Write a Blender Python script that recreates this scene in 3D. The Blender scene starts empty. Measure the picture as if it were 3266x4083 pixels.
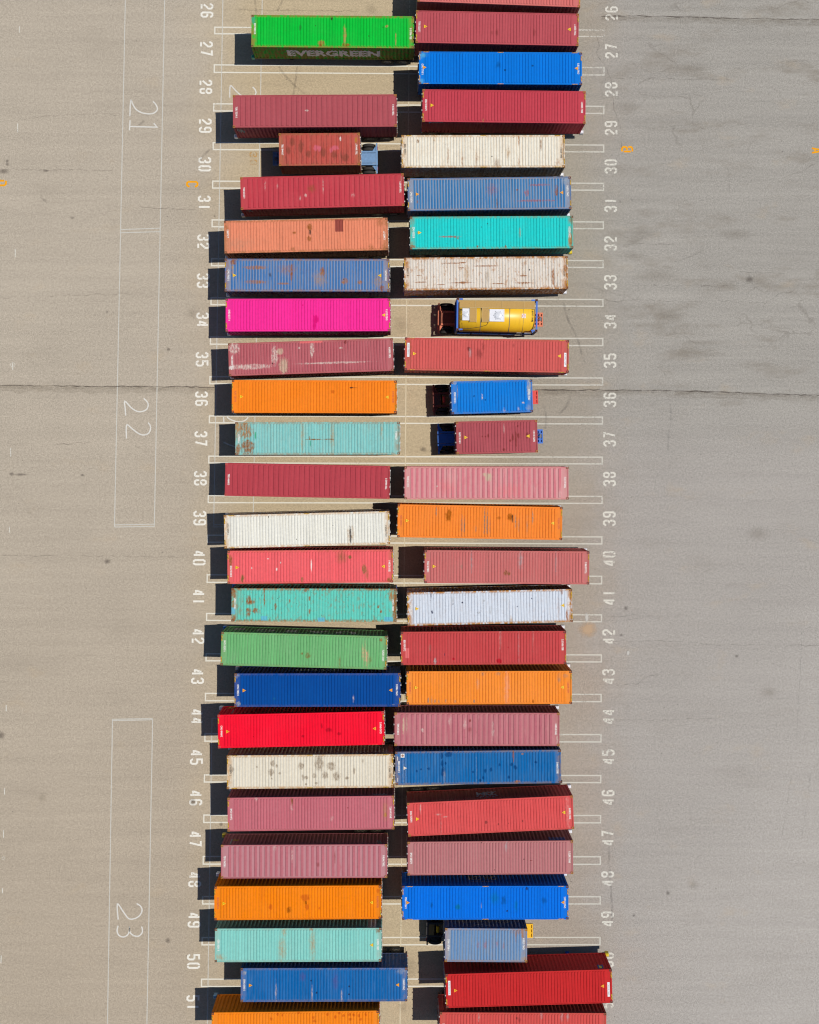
# container yard seen from a drone
CAM = dict(f=4616.86, cy=1679.33, H=89.662, pitch=0.027303, roll=-0.013306)
PLACED = {
 'L01': (-4.595,31.505,-0.0038,40,0,[(-0.86,-0.91,0.257,0.22,'rustlight',''),(-0.91,-1.03,0.128,0.092,'rust',''),(0.89,-0.32,0.119,0.687,'tan',''),(0.99,-0.99,0.257,0.11,'rust',''),(4.71,-0.56,0.055,0.458,'tan',''),(-0.09,0.98,0.082,0.119,'dark',''),(4.03,0.44,0.101,0.101,'tan',''),(-1.3,0.43,0.037,0.037,'dark',''),(3.75,0.38,0.037,0.037,'dark',''),(2.69,-0.3,0.046,0.046,'dark',''),(-2.44,0.31,0.092,0.229,'dgreen',''),(-5.95,0.84,0.147,0.275,'green2','')]),
 'L02': (-5.904,25.427,0.0101,40,1,[(-0.62,0.04,0.128,0.073,'pale','')]),
 'L03': (-5.574,22.634,0.0118,20,0,[(1.57,0.8,0.064,0.156,'white',''),(-0.28,0.12,0.183,0.202,'pink',''),(-0.01,0.07,0.128,0.202,'pink',''),(1.19,0.11,0.257,0.165,'pink',''),(0.87,-0.03,0.128,0.202,'pink',''),(2.72,0.7,0.092,0.229,'ochre',''),(-2.03,0.6,0.202,0.293,'mottle',''),(-2.31,-0.05,0.165,0.275,'mottle',''),(-0.84,-0.34,0.183,0.238,'mottle',''),(0.27,-0.25,0.183,0.367,'mottle',''),(1.09,-0.44,0.183,0.275,'mottle',''),(-1.39,0.23,0.147,0.458,'mottle',''),(1.92,-0.64,0.275,0.275,'mottle','')]),
 'L04': (-5.354,19.465,0.0271,40,0,[(-0.77,0.25,0.257,0.229,'brown','s'),(-1.24,-0.25,0.082,0.128,'pale',''),(2.26,-0.33,0.101,0.119,'pale','s'),(0.07,0.42,0.046,0.412,'pale','s'),(-4.25,0.52,0.055,0.275,'pale','s'),(-3.34,0.5,0.055,0.128,'pale','s'),(-1.66,-0.47,0.055,0.128,'pale','s'),(5.93,0.83,0.092,0.165,'greybrown','s')]),
 'L05': (-6.554,16.168,0.0226,40,0,[(0.28,0.63,0.183,0.257,'rust',''),(0.3,0.23,0.073,0.183,'dark',''),(0.22,-0.23,0.156,0.183,'rust',''),(-0.88,0.23,0.11,0.092,'rust',''),(2.47,0.7,0.302,0.458,'maroon','r'),(5.56,0.87,0.229,0.229,'brown','s'),(5.75,-0.99,0.229,0.229,'brown','s'),(4.83,-0.97,0.183,0.202,'brown','s'),(-5.92,0.5,0.128,0.367,'brown','s'),(-1.01,-0.99,0.147,0.128,'brown','s'),(-5.08,-0.54,0.825,0.458,'greybrown','v')]),
 'L06': (-6.446,13.162,0.0009,40,1,[(-5.48,0.97,0.201,0.201,'rust',''),(-5.53,0.42,0.064,0.548,'tan',''),(-3.81,0.56,0.731,0.146,'tanrust',''),(-3.8,-0.51,0.731,0.128,'tanrust',''),(-1.47,0.43,0.548,0.292,'tanrust','s'),(-1.15,0.15,0.082,0.594,'rust',''),(-1.75,-0.63,0.457,0.073,'tanrust',''),(1.13,0.25,0.183,0.32,'rust',''),(0.95,-0.3,0.411,0.457,'tan','s'),(3.93,-0.53,0.201,0.146,'tanrust',''),(2.78,-0.44,0.237,0.201,'tanrust',''),(5.3,-0.48,0.329,0.411,'tan','s'),(5.53,-0.94,0.146,0.219,'rust',''),(-2.75,0.01,0.073,0.128,'dark','s'),(2.71,-0.3,0.046,0.046,'dark','')]),
 'L07': (-6.375,10.202,0.0035,40,1,[(0.55,-0.33,0.219,0.292,'deepmag',''),(0.47,-0.74,0.11,0.365,'deepmag',''),(-0.39,0.73,0.055,0.055,'deepmag','')]),
 'L08': (-6.15,7.077,0.0333,40,1,[(-5.65,0.82,0.365,0.384,'pale',''),(-4.51,-0.57,1.553,0.183,'pale',''),(-2.29,0.49,0.256,0.219,'sand',''),(-2.68,0.18,0.219,0.621,'pale',''),(-2.04,-0.58,0.32,0.53,'sand',''),(0.09,0.55,0.146,0.548,'pale',''),(-0.86,0.71,0.073,0.091,'pale',''),(2.24,0.61,0.128,0.064,'pale',''),(1.7,-0.47,2.374,0.073,'pale',''),(-2.86,-0.38,0.046,0.064,'dark',''),(2.57,1.02,0.11,0.137,'maroon',''),(0.04,1.11,0.84,0.073,'pinkred','r'),(-5.88,-0.59,0.183,0.146,'white','')]),
 'L09': (-5.895,4.15,-0.0028,40,1,[(1.36,0.37,0.119,0.128,'deeporange',''),(2.7,0.67,0.128,0.055,'dark',''),(3.0,0.66,0.201,0.018,'dark','')]),
 'L10': (-5.667,1.072,0.002,40,0,[(-5.94,0.77,0.165,0.532,'tan',''),(-5.35,0.58,0.504,0.596,'tanrust',''),(-5.17,-0.61,0.458,0.504,'rust',''),(-5.88,-0.79,0.165,0.367,'rust',''),(-1.13,0.12,0.11,1.1,'tan','s'),(1.09,0.21,0.147,1.008,'tan','s'),(-0.23,-0.08,0.687,0.046,'brown',''),(0.86,-0.07,0.367,0.046,'brown',''),(-0.6,0.03,0.055,0.11,'brown',''),(-0.54,-0.39,0.046,0.238,'tealgreen',''),(-4.6,0.22,0.055,0.293,'green2',''),(4.75,0.57,0.073,0.55,'tan','s')]),
 'L11': (-6.412,-2.086,-0.0193,40,0,[]),
 'L12': (-6.414,-5.663,0.025,40,1,[(3.18,-0.42,0.073,0.639,'dark',''),(3.04,-0.51,0.073,0.594,'tan','s'),(-2.82,1.01,0.037,0.055,'dark',''),(-0.79,-0.68,0.027,0.037,'dark',''),(1.92,0.26,0.027,0.027,'dark',''),(3.36,-0.47,0.073,0.548,'tan','s')]),
 'L13': (-6.165,-8.379,0.0066,40,1,[(-5.85,0.47,0.128,0.384,'brown',''),(2.31,0.72,0.311,0.347,'olive','s'),(2.93,0.69,0.119,0.128,'olive',''),(3.99,-0.2,0.155,0.329,'olive',''),(4.17,-0.61,0.119,0.256,'olive','s'),(-4.99,-0.85,0.128,0.256,'olive',''),(-0.61,-0.93,0.082,0.183,'olive',''),(0.08,0.06,0.046,0.438,'white',''),(-4.31,-0.07,0.046,0.073,'white',''),(-2.19,0.32,0.037,0.073,'white',''),(-2.47,-0.19,0.055,0.11,'white',''),(-3.1,0.6,0.073,0.037,'white',''),(5.8,-1.03,0.164,0.164,'brown','')]),
 'L14': (-5.9,-11.234,-0.004,40,0,[(-4.82,0.33,0.165,0.348,'rust',''),(-4.84,-0.49,0.165,0.33,'rust',''),(-4.34,-0.4,0.183,0.202,'rust',''),(-4.62,0.19,0.275,0.147,'rust',''),(-3.67,0.7,0.055,0.825,'rust',''),(-5.94,0.87,0.165,0.33,'rust',''),(-5.93,-0.99,0.165,0.202,'rust',''),(-0.34,0.48,0.082,0.147,'rust',''),(-0.34,-0.48,0.064,0.165,'rust',''),(-1.8,0.29,0.064,0.11,'rust',''),(-2.84,-0.12,0.082,0.257,'rust',''),(-0.66,1.07,0.119,0.11,'rust',''),(4.75,-0.1,0.073,0.119,'rust',''),(4.93,-0.47,0.082,0.101,'rust',''),(5.95,0.08,0.147,1.146,'rust',''),(5.68,0.72,0.165,0.412,'tanrust',''),(5.5,-1.03,0.312,0.165,'tealblue','r'),(0.53,-1.07,0.257,0.147,'tealblue','r'),(-3.68,-0.98,0.238,0.165,'tealblue','r'),(-5.95,-0.44,0.147,0.238,'tealblue','r'),(-5.57,0.06,0.275,0.916,'tanrust','v')]),
 'L15': (-6.616,-14.536,-0.0286,40,1,[(0.3,-0.36,0.183,0.21,'olive',''),(-0.13,-0.21,0.091,0.091,'olive',''),(4.45,-0.13,0.091,0.639,'salmon','s'),(4.7,-0.4,0.064,0.53,'salmon','s'),(4.29,0.05,0.055,0.457,'salmon','s'),(5.65,0.94,0.1,0.11,'rust',''),(2.64,-0.77,0.055,0.347,'olive','s'),(4.87,-0.57,0.091,0.219,'olive','s'),(4.61,-0.4,0.046,0.548,'salmon','')]),
 'L16': (-5.614,-17.407,-0.001,40,1,[(-5.81,-1.02,0.146,0.164,'greyl',''),(-5.95,1.05,0.164,0.146,'greyl','s'),(-3.17,-0.62,0.073,0.082,'tealdark',''),(2.63,-0.63,0.046,0.201,'pale','s'),(5.58,-1.07,0.073,0.046,'greyl','')]),
 'L17': (-6.808,-20.298,0.0177,40,1,[(2.02,-0.07,0.21,0.146,'deepred',''),(2.78,-0.36,0.137,0.11,'deepred',''),(0.11,-0.48,0.11,0.11,'deepred',''),(1.52,0.25,0.064,0.164,'deepred',''),(-3.51,-0.43,0.046,0.037,'deepred','')]),
 'L18': (-6.136,-23.337,0.0054,40,1,[(0.67,0.62,0.311,0.511,'greybrown',''),(1.53,0.39,0.274,0.292,'greybrown',''),(-2.76,0.61,0.155,0.201,'greybrown',''),(-2.85,-0.06,0.183,0.237,'greybrown',''),(1.08,-0.28,0.219,0.256,'greybrown',''),(1.94,-0.38,0.256,0.292,'greybrown',''),(-0.55,-0.44,0.073,0.21,'greybrown',''),(-0.68,0.41,0.183,0.237,'greybrown',''),(-0.28,-0.45,0.164,0.119,'greybrown',''),(0.31,-0.32,0.164,0.164,'greybrown',''),(2.71,-0.49,0.137,0.11,'greybrown',''),(-2.22,-0.12,0.091,0.091,'greybrown',''),(-2.45,0.41,0.082,0.119,'greybrown',''),(3.21,0.02,0.073,0.256,'greybrown',''),(-5.74,0.19,0.164,0.183,'greybrown',''),(-0.33,-0.92,0.082,0.073,'greybrown',''),(0.44,-0.86,0.1,0.073,'greybrown',''),(-2.81,-0.49,0.073,0.073,'greybrown',''),(3.84,0.73,0.082,0.146,'greybrown','s'),(-3.89,0.37,0.055,0.073,'greybrown','')]),
 'L19': (-6.073,-26.388,0.0087,40,1,[(-1.38,0.87,0.073,0.274,'brown',''),(-1.41,0.42,0.073,0.219,'pale','s'),(-3.98,1.1,0.1,0.119,'pale','s'),(5.45,-0.16,0.1,0.164,'ochre',''),(5.43,0.15,0.146,0.548,'tan','s'),(1.52,-0.38,0.1,0.137,'pale','s'),(2.7,0.37,0.046,0.055,'maroon','')]),
 'L20': (-6.587,-29.961,-0.0001,40,0,[(-0.88,0.38,0.055,0.367,'pale','s'),(-2.14,0.97,0.092,0.183,'pale','s'),(1.03,-0.25,0.092,0.128,'maroon','s'),(2.25,0.28,0.046,0.367,'maroon','s')]),
 'L21': (-7.017,-32.842,0.0019,40,1,[(0.54,0.35,0.301,0.237,'deeporange',''),(-1.99,-0.3,0.128,0.219,'deeporange',''),(-0.66,-0.53,0.155,0.201,'browno',''),(0.67,-0.32,0.128,0.219,'deeporange',''),(5.86,0.79,0.119,0.155,'deeporange',''),(1.57,-0.41,0.073,0.091,'deeporange',''),(-2.57,0.69,0.11,0.548,'deeporange','v'),(0.58,-0.0,0.091,0.128,'browno','')]),
 'L22': (-7.008,-36.022,-0.0015,40,0,[(-1.16,-0.29,0.238,0.687,'tan','s'),(1.05,0.06,0.183,0.916,'tan','s'),(0.96,1.14,0.147,0.11,'tanrust',''),(5.82,0.98,0.165,0.183,'brown',''),(-1.03,0.96,0.147,0.238,'tan','s'),(-5.67,-0.89,0.275,0.183,'tan','s')]),
 'L23': (-5.108,-38.909,-0.0027,40,0,[(-1.56,0.58,0.165,0.257,'purple','s'),(0.83,0.26,0.165,0.532,'purple','s'),(-0.88,-0.63,0.055,0.55,'pale','s'),(1.29,-0.81,0.055,0.367,'pale','s'),(-3.5,-0.53,0.055,0.55,'pale','s'),(1.84,-0.13,0.064,0.064,'navy',''),(1.82,-0.7,0.055,0.055,'navy',''),(-0.55,-0.59,0.064,0.082,'navy',''),(-0.95,0.29,0.055,0.055,'navy',''),(5.67,0.96,0.312,0.165,'greyl','s'),(-5.81,0.86,0.101,0.119,'greyl','')]),
 'L24': (-7.167,-41.896,0.0053,40,1,[(-1.31,1.02,0.082,0.1,'deeporange',''),(-0.95,0.97,0.064,0.1,'deeporange',''),(0.22,1.13,0.128,0.082,'deeporange',''),(1.3,0.76,0.1,0.119,'deeporange',''),(2.33,0.97,0.119,0.1,'deeporange',''),(2.91,0.79,0.091,0.11,'deeporange',''),(3.18,1.05,0.11,0.082,'deeporange',''),(3.5,0.87,0.11,0.1,'deeporange',''),(3.9,0.94,0.119,0.1,'deeporange',''),(4.26,0.91,0.11,0.091,'deeporange',''),(4.62,0.86,0.091,0.11,'deeporange',''),(5.12,0.94,0.091,0.11,'deeporange',''),(1.38,0.5,0.119,0.091,'deeporange',''),(3.99,0.6,0.128,0.1,'deeporange',''),(4.76,0.59,0.091,0.1,'deeporange',''),(-1.76,0.71,0.091,0.119,'deeporange','')]),
 'R01': (7.859,34.722,-0.0318,40,1,[]),
 'R02': (7.703,31.711,-0.0155,40,1,[(-0.02,-0.35,0.116,0.213,'maroon','s'),(2.77,-0.29,0.077,0.213,'maroon','s'),(-0.41,-0.35,0.058,0.135,'maroon','s')]),
 'R03': (7.937,28.702,-0.0017,40,1,[(-0.16,0.25,0.174,0.193,'deepblue','s'),(2.4,0.21,0.077,0.077,'deepblue',''),(0.32,-0.14,0.077,0.077,'deepblue',''),(-5.81,0.95,0.251,0.174,'tealblue','s'),(-5.91,-1.02,0.155,0.193,'tealblue','s')]),
 'R04': (8.196,25.823,-0.0082,40,1,[(-1.56,-1.05,0.039,0.106,'tan','')]),
 'R05': (6.634,22.45,0.0046,40,1,[(-4.87,0.76,0.106,0.126,'brown',''),(-3.65,0.96,0.097,0.29,'tan','s'),(4.3,0.51,0.068,0.425,'brown',''),(0.97,-0.91,0.174,0.329,'brown','s'),(2.64,0.85,0.058,0.367,'tanrust',''),(-2.63,-0.42,0.068,0.58,'tanrust','s'),(-1.56,-0.71,0.077,0.387,'tanrust','s'),(-0.49,-0.61,0.087,0.435,'tanrust','s'),(2.63,-0.81,0.077,0.29,'tanrust','s'),(5.56,-0.82,0.135,0.232,'tanrust','s'),(1.86,-0.13,0.135,0.387,'tan','s'),(0.64,-0.39,0.048,0.048,'dark','')]),
 'R06': (7.097,19.276,0.0145,40,1,[(0.17,0.3,0.348,0.348,'redbrown','s'),(3.69,0.61,0.774,0.087,'redbrown',''),(3.38,-0.56,1.354,0.077,'redbrown',''),(5.0,0.15,0.116,0.367,'rust',''),(2.75,0.03,0.155,0.232,'redbrown',''),(2.07,0.26,0.097,0.058,'rust',''),(0.55,-0.78,0.058,0.329,'brown','s'),(-5.39,-0.56,0.048,0.116,'rust',''),(5.65,0.83,0.271,0.193,'greyl','s')]),
 'R07': (7.273,16.43,0.0086,40,0,[(-3.12,-0.29,0.679,0.068,'redrust',''),(-2.74,-0.32,0.058,0.087,'rust',''),(-2.53,-0.41,0.058,0.078,'rust',''),(5.87,-0.54,0.136,0.543,'ochre',''),(5.94,0.93,0.155,0.175,'rust','s'),(-5.93,1.0,0.155,0.213,'rust','s'),(-5.87,-1.01,0.213,0.136,'rust',''),(2.11,-0.03,0.068,0.272,'tan','s'),(-1.07,-1.04,0.078,0.087,'rust',''),(1.03,-1.05,0.078,0.087,'rust',''),(-0.75,0.42,0.039,0.039,'dark',''),(-0.29,0.67,0.039,0.058,'dark',''),(5.87,-0.84,0.078,0.078,'rust',''),(-5.5,0.02,0.078,0.068,'rustlight','')]),
 'R08': (6.83,13.327,0.0127,40,1,[(-2.58,0.78,0.658,0.039,'rust',''),(-1.7,0.81,0.251,0.048,'rust',''),(-0.06,0.55,0.87,0.048,'rust',''),(-1.81,0.43,0.251,0.039,'rust',''),(-4.88,-0.61,0.445,0.039,'rust',''),(-4.97,-0.11,0.213,0.029,'rust',''),(-3.38,-0.81,0.329,0.039,'rust',''),(-1.82,-0.68,0.793,0.048,'rust',''),(-1.73,-0.68,0.213,0.087,'rust',''),(0.9,-0.77,0.406,0.039,'rust',''),(2.75,-0.74,0.561,0.058,'rust',''),(2.71,-0.21,0.309,0.048,'rust',''),(4.98,-0.23,0.097,0.658,'rust',''),(0.08,-0.23,0.116,0.483,'greybrown','s'),(-1.42,0.03,0.155,0.561,'tan','s'),(5.9,0.54,0.135,0.348,'rust','s'),(5.76,-1.02,0.174,0.174,'rust','s'),(3.23,0.23,0.048,0.068,'dark',''),(-5.84,0.76,0.155,0.213,'tanrust','s')]),
 'R09': (7.665,10.277,-0.0153,20,0,[]),
 'R10': (6.876,7.24,-0.0155,40,1,[(-1.34,0.43,0.145,0.155,'maroon',''),(-0.29,0.6,0.097,0.271,'maroon','s'),(-0.56,0.11,0.213,0.309,'maroon','s'),(-1.24,0.14,0.097,0.271,'greyl','s'),(2.43,-0.26,0.058,0.058,'maroon',''),(-5.75,0.26,0.155,0.774,'brown','s'),(1.96,0.73,0.068,0.116,'maroon','s')]),
 'R11': (7.278,4.159,0.0255,20,0,[(-0.74,0.04,0.058,0.194,'pale',''),(2.31,-0.5,0.107,0.068,'pale',''),(2.78,0.64,0.155,0.776,'greyl',''),(0.88,-1.02,0.078,0.136,'pale','s'),(-2.79,1.12,0.155,0.136,'greyl',''),(2.69,-0.87,0.136,0.194,'greyl','s'),(1.95,-0.95,0.068,0.136,'pale','s'),(-2.56,0.43,0.039,0.388,'pale','s'),(-1.33,0.09,0.058,0.078,'deepblue',''),(-0.51,-0.21,0.049,0.068,'deepblue','')]),
 'R12': (7.639,1.172,0.0225,20,0,[(-1.09,0.07,0.049,0.058,'maroon',''),(-0.85,0.05,0.058,0.058,'maroon',''),(-0.65,0.11,0.068,0.146,'maroon',''),(1.17,-0.06,0.078,0.272,'maroon',''),(1.41,-0.18,0.058,0.757,'maroon',''),(0.97,-0.29,0.078,0.087,'maroon',''),(1.59,0.06,0.078,0.184,'maroon',''),(1.56,0.78,0.058,0.058,'maroon',''),(2.25,0.04,0.097,0.213,'maroon',''),(0.49,-0.94,0.107,0.087,'maroon',''),(-2.8,0.4,0.078,0.291,'maroon','s'),(0.54,0.62,0.039,0.291,'pale','s')]),
 'R13': (6.862,-2.241,-0.0013,40,0,[(0.12,0.43,0.233,0.272,'sand',''),(-0.15,0.62,0.136,0.136,'sand',''),(0.24,0.53,0.136,0.175,'sand',''),(-3.69,-0.23,0.058,0.078,'pale',''),(5.44,-0.8,0.097,0.252,'pale','s'),(-2.62,0.35,0.291,0.582,'palepink','v'),(1.84,-0.61,0.776,0.388,'pinkred','v'),(-3.01,-0.33,0.582,0.485,'pinkred','v')]),
 'R14': (6.341,-5.119,-0.0181,40,1,[(-2.32,0.46,0.222,0.387,'browno',''),(2.22,0.42,0.232,0.232,'browno',''),(2.4,0.32,0.058,0.251,'dark',''),(1.4,0.34,0.126,0.087,'browno','s'),(-3.24,0.74,0.048,0.329,'grey',''),(-1.34,-0.34,0.068,0.716,'grey','s'),(-1.15,-0.29,0.048,0.677,'grey',''),(0.34,0.03,0.048,0.967,'grey',''),(0.54,-0.02,0.048,0.851,'grey',''),(0.74,-0.4,0.048,0.658,'grey','s'),(2.62,0.11,0.048,0.483,'grey',''),(2.86,-0.27,0.048,0.425,'grey','s'),(3.89,0.43,0.058,0.561,'grey',''),(3.49,-0.26,0.048,0.561,'grey','s'),(-0.3,-0.51,0.048,0.232,'grey','s')]),
 'R15': (8.331,-8.441,-0.0094,40,1,[(-0.1,-0.42,0.116,0.193,'brown',''),(0.14,-0.46,0.106,0.174,'brown',''),(-3.35,0.04,0.068,0.164,'grey','s'),(-2.62,0.48,0.048,0.658,'greyl','s'),(1.0,0.6,0.135,0.561,'greyl','s'),(3.61,0.53,0.048,0.774,'greyl','s')]),
 'R16': (7.069,-11.384,0.021,40,1,[(-4.27,-0.26,0.068,0.126,'navy',''),(-2.03,0.39,0.068,0.058,'navy',''),(-2.72,0.3,0.039,0.039,'navy',''),(-2.76,0.57,0.077,0.193,'greyl','s'),(-0.84,-0.38,0.087,0.087,'greyl',''),(0.04,-0.21,0.087,0.271,'greyl','s'),(1.52,-0.92,0.087,0.232,'tan','s'),(5.67,-0.72,0.087,0.406,'rust',''),(5.33,1.02,0.068,0.232,'rust',''),(2.02,0.01,0.039,0.039,'navy',''),(3.1,0.58,0.039,0.048,'navy',''),(-0.43,0.5,0.077,0.087,'greyl',''),(-4.33,0.95,0.039,0.232,'navy','s'),(5.06,-0.32,0.097,0.58,'tanrust','v')]),
 'R17': (6.6,-14.358,0.0039,40,1,[(-5.63,-0.35,0.135,0.367,'pinkred','r'),(-3.98,0.03,0.077,0.213,'grey','s'),(1.13,-0.98,0.203,0.164,'deepred',''),(-2.22,-0.8,0.087,0.087,'deepred',''),(-3.58,-0.92,0.097,0.232,'greyl',''),(-2.87,-0.48,0.029,0.087,'navy',''),(1.81,0.03,0.048,0.048,'deepred',''),(1.23,0.76,0.077,0.58,'pale','v'),(2.58,0.08,0.048,1.064,'greyl','v'),(3.64,0.75,0.048,0.58,'pale','v')]),
 'R18': (7.01,-17.268,0.0007,40,1,[(5.15,0.69,0.116,0.251,'grey','s'),(5.59,0.83,0.174,0.116,'grey','s'),(-0.49,1.0,0.106,0.106,'grey','s'),(0.67,1.01,0.174,0.106,'grey','s'),(-4.49,-0.92,0.048,0.193,'grey',''),(-4.24,-0.9,0.048,0.251,'grey','s'),(-4.0,-0.96,0.048,0.145,'grey',''),(-3.72,-0.98,0.048,0.135,'grey',''),(-3.19,-0.96,0.048,0.135,'grey',''),(-2.51,-0.99,0.058,0.126,'grey',''),(-1.12,-0.98,0.068,0.126,'grey',''),(3.22,-1.01,0.068,0.126,'browno',''),(-0.87,0.33,0.097,0.29,'greyl','v'),(1.29,0.03,0.135,1.064,'palepink','v')]),
 'R19': (6.127,-20.38,-0.0044,40,0,[(-0.54,0.64,0.087,0.107,'maroon',''),(-0.54,-0.03,0.126,0.155,'maroon','s'),(-5.43,0.26,0.068,0.534,'sand',''),(-5.19,0.4,0.049,0.582,'sand','s'),(-4.03,-0.08,0.097,0.136,'pale',''),(-2.0,0.59,0.097,0.291,'pale','s'),(-0.89,0.4,0.097,0.291,'pale','s'),(1.18,-0.07,0.078,0.582,'pale','s'),(5.92,-0.74,0.068,0.291,'pale','s')]),
 'R20': (6.189,-23.089,0.0084,40,1,[(-3.65,-0.06,0.106,0.106,'deepblue',''),(-4.19,-0.09,0.087,0.077,'deepblue',''),(-4.53,-0.21,0.077,0.077,'deepblue',''),(-2.65,0.32,0.106,0.184,'deepblue',''),(-2.4,0.34,0.068,0.106,'deepblue',''),(-2.68,0.9,0.087,0.232,'deepblue',''),(-2.17,0.98,0.232,0.174,'deepblue',''),(-2.61,-0.3,0.155,0.309,'deepblue',''),(-0.4,-0.32,0.087,0.077,'deepblue',''),(0.51,-0.24,0.087,0.126,'deepblue',''),(0.93,-0.17,0.106,0.126,'deepblue',''),(0.36,-0.76,0.068,0.106,'deepblue',''),(2.24,-0.74,0.087,0.106,'deepblue',''),(2.44,0.21,0.106,0.126,'deepblue',''),(2.72,-0.03,0.126,0.145,'deepblue',''),(1.57,0.18,0.068,0.106,'deepblue',''),(4.25,0.33,0.106,0.077,'deepblue',''),(4.18,-1.06,0.068,0.068,'deepblue',''),(0.12,-0.95,0.116,0.116,'deepblue',''),(2.59,0.83,0.058,0.445,'rust',''),(3.26,0.95,0.077,0.068,'rustlight',''),(2.86,-1.08,0.232,0.116,'tanrust',''),(-5.44,-0.26,0.135,0.967,'greyl','v'),(-2.47,-0.68,0.077,0.387,'greyl','s'),(-0.14,-0.23,0.039,1.064,'greyl','v')]),
 'R21': (7.091,-26.62,0.0406,40,1,[(-0.37,-0.45,0.097,0.106,'maroon',''),(0.54,-0.63,0.048,0.068,'maroon',''),(2.32,-0.47,0.058,0.068,'maroon',''),(1.28,-0.59,0.039,0.039,'maroon',''),(-5.12,0.76,0.048,0.29,'pale','s'),(-3.68,-0.54,0.048,0.483,'pale','v'),(-3.79,0.28,0.193,0.048,'pale','s'),(-3.32,0.09,0.174,0.039,'pale','s'),(5.67,-0.0,0.116,1.064,'pale','v')]),
 'R22': (7.098,-29.768,0.0041,40,0,[(-0.67,1.12,0.039,0.039,'dark',''),(0.28,-0.89,0.039,0.039,'dark',''),(2.46,-0.13,0.039,0.039,'dark',''),(2.99,-0.23,0.116,0.029,'maroon',''),(1.16,0.81,0.097,0.291,'greyl','s')]),
 'R23': (6.698,-32.916,-0.0033,40,1,[(-2.02,-0.3,0.164,0.184,'teal',''),(0.66,0.35,0.232,0.367,'teal','s'),(1.33,0.16,0.135,0.271,'deepblue','s'),(3.04,1.03,0.077,0.106,'navy',''),(-3.94,-0.16,0.077,0.174,'deepblue','s'),(2.24,-0.22,0.087,0.319,'teal','s'),(1.59,-0.6,0.068,0.068,'navy',''),(4.3,0.16,0.155,0.174,'deepblue','s'),(-0.3,-0.21,0.029,0.174,'pale','')]),
 'R24': (6.764,-36.112,-0.012,20,0,[(2.38,0.98,0.388,0.155,'tanrust','s'),(2.67,0.93,0.087,0.437,'tanrust',''),(2.19,0.84,0.058,0.485,'tanrust','s'),(-0.06,0.02,0.087,0.272,'redrust','s'),(-0.59,0.01,0.068,0.233,'redrust','s'),(0.8,0.12,0.068,0.184,'redrust','s'),(1.27,-0.07,0.058,0.213,'redrust','s'),(0.52,-0.08,0.049,0.97,'tan','v'),(-2.8,-0.0,0.136,1.067,'greyl','s'),(2.83,-1.01,0.194,0.175,'tan','s')]),
 'R25': (9.878,-39.131,0.0236,40,1,[]),
 'R26': (9.429,-42.086,-0.0112,40,1,[(-0.28,0.67,0.097,0.155,'maroon','s'),(-0.47,0.81,0.058,0.077,'maroon',''),(2.83,0.93,0.097,0.29,'greyl','s'),(3.26,0.93,0.077,0.232,'greyl','s'),(-3.25,0.9,0.058,0.232,'pale','s'),(1.34,1.01,0.077,0.193,'greyl','s')]),
}
HW = {'21':[[(-18.77,27.34),(-18.53,27.06),(-18.43,26.79),(-18.49,26.59),(-18.73,26.41),(-19.13,26.36),(-19.61,26.44),(-20.05,26.68),(-20.29,27.02),(-20.46,27.43)],[(-20.48,27.47),(-20.53,27.06),(-20.54,26.78),(-20.56,26.17)],[(-18.7,25.63),(-18.45,25.32),(-20.52,25.36)],[(-20.54,25.86),(-20.58,25.07)]],'22':[[(-19.34,4.2),(-19.08,3.93),(-19.0,3.68),(-19.11,3.37),(-19.43,3.2),(-19.83,3.2),(-20.29,3.47),(-20.8,3.98),(-20.77,3.42),(-20.72,2.88)],[(-18.99,2.33),(-18.82,2.06),(-18.84,1.71),(-19.04,1.45),(-19.42,1.38),(-19.82,1.55),(-20.23,1.86),(-20.65,2.14),(-20.65,1.1)]],'23':[[(-19.64,-34.4),(-19.33,-34.62),(-19.23,-34.93),(-19.39,-35.29),(-19.76,-35.53),(-20.25,-35.53),(-20.68,-34.98),(-21.11,-34.43),(-21.04,-35.61)],[(-21.04,-36.07),(-21.12,-36.44),(-20.97,-36.8),(-20.6,-36.92),(-20.3,-36.74),(-20.18,-36.44),(-20.17,-36.2),(-20.14,-36.56),(-19.87,-36.81),(-19.5,-36.87),(-19.22,-36.63),(-19.2,-36.33),(-19.26,-36.14)]],'2a':[[(-11.03,28.51),(-10.84,28.3),(-10.76,28.06),(-10.84,27.88)],[(-12.81,27.66),(-12.77,28.58),(-12.38,28.24),(-11.99,27.88),(-11.42,27.57),(-10.94,27.71)]],'2b':[[(-12.92,2.77),(-12.66,2.58),(-12.18,2.41),(-11.75,2.42),(-11.42,2.58),(-11.29,2.77)],[(-13.18,2.77),(-13.16,2.34)],[(-13.17,0.81),(-12.74,0.62),(-12.27,0.46)]]}
DASH = [((-29.24,25.57),(-29.23,24.87)),((-29.34,15.77),(-29.33,15.17)),((-29.45,6.92),(-29.44,6.4)),((-29.54,0.38),(-29.54,-0.28)),((-29.58,-5.68),(-29.58,-6.14)),((-29.7,-19.31),(-29.7,-19.79)),((-29.77,-25.64),(-29.76,-26.11)),((-29.81,-28.81),(-29.81,-29.38)),((-29.86,-33.19),(-29.85,-33.57)),((-29.9,-38.27),(-29.92,-38.84)),((-29.17,33.19),(-29.16,32.69))]
CIRC = [(-29.45,6.8),(-29.81,-30.92)]
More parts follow.
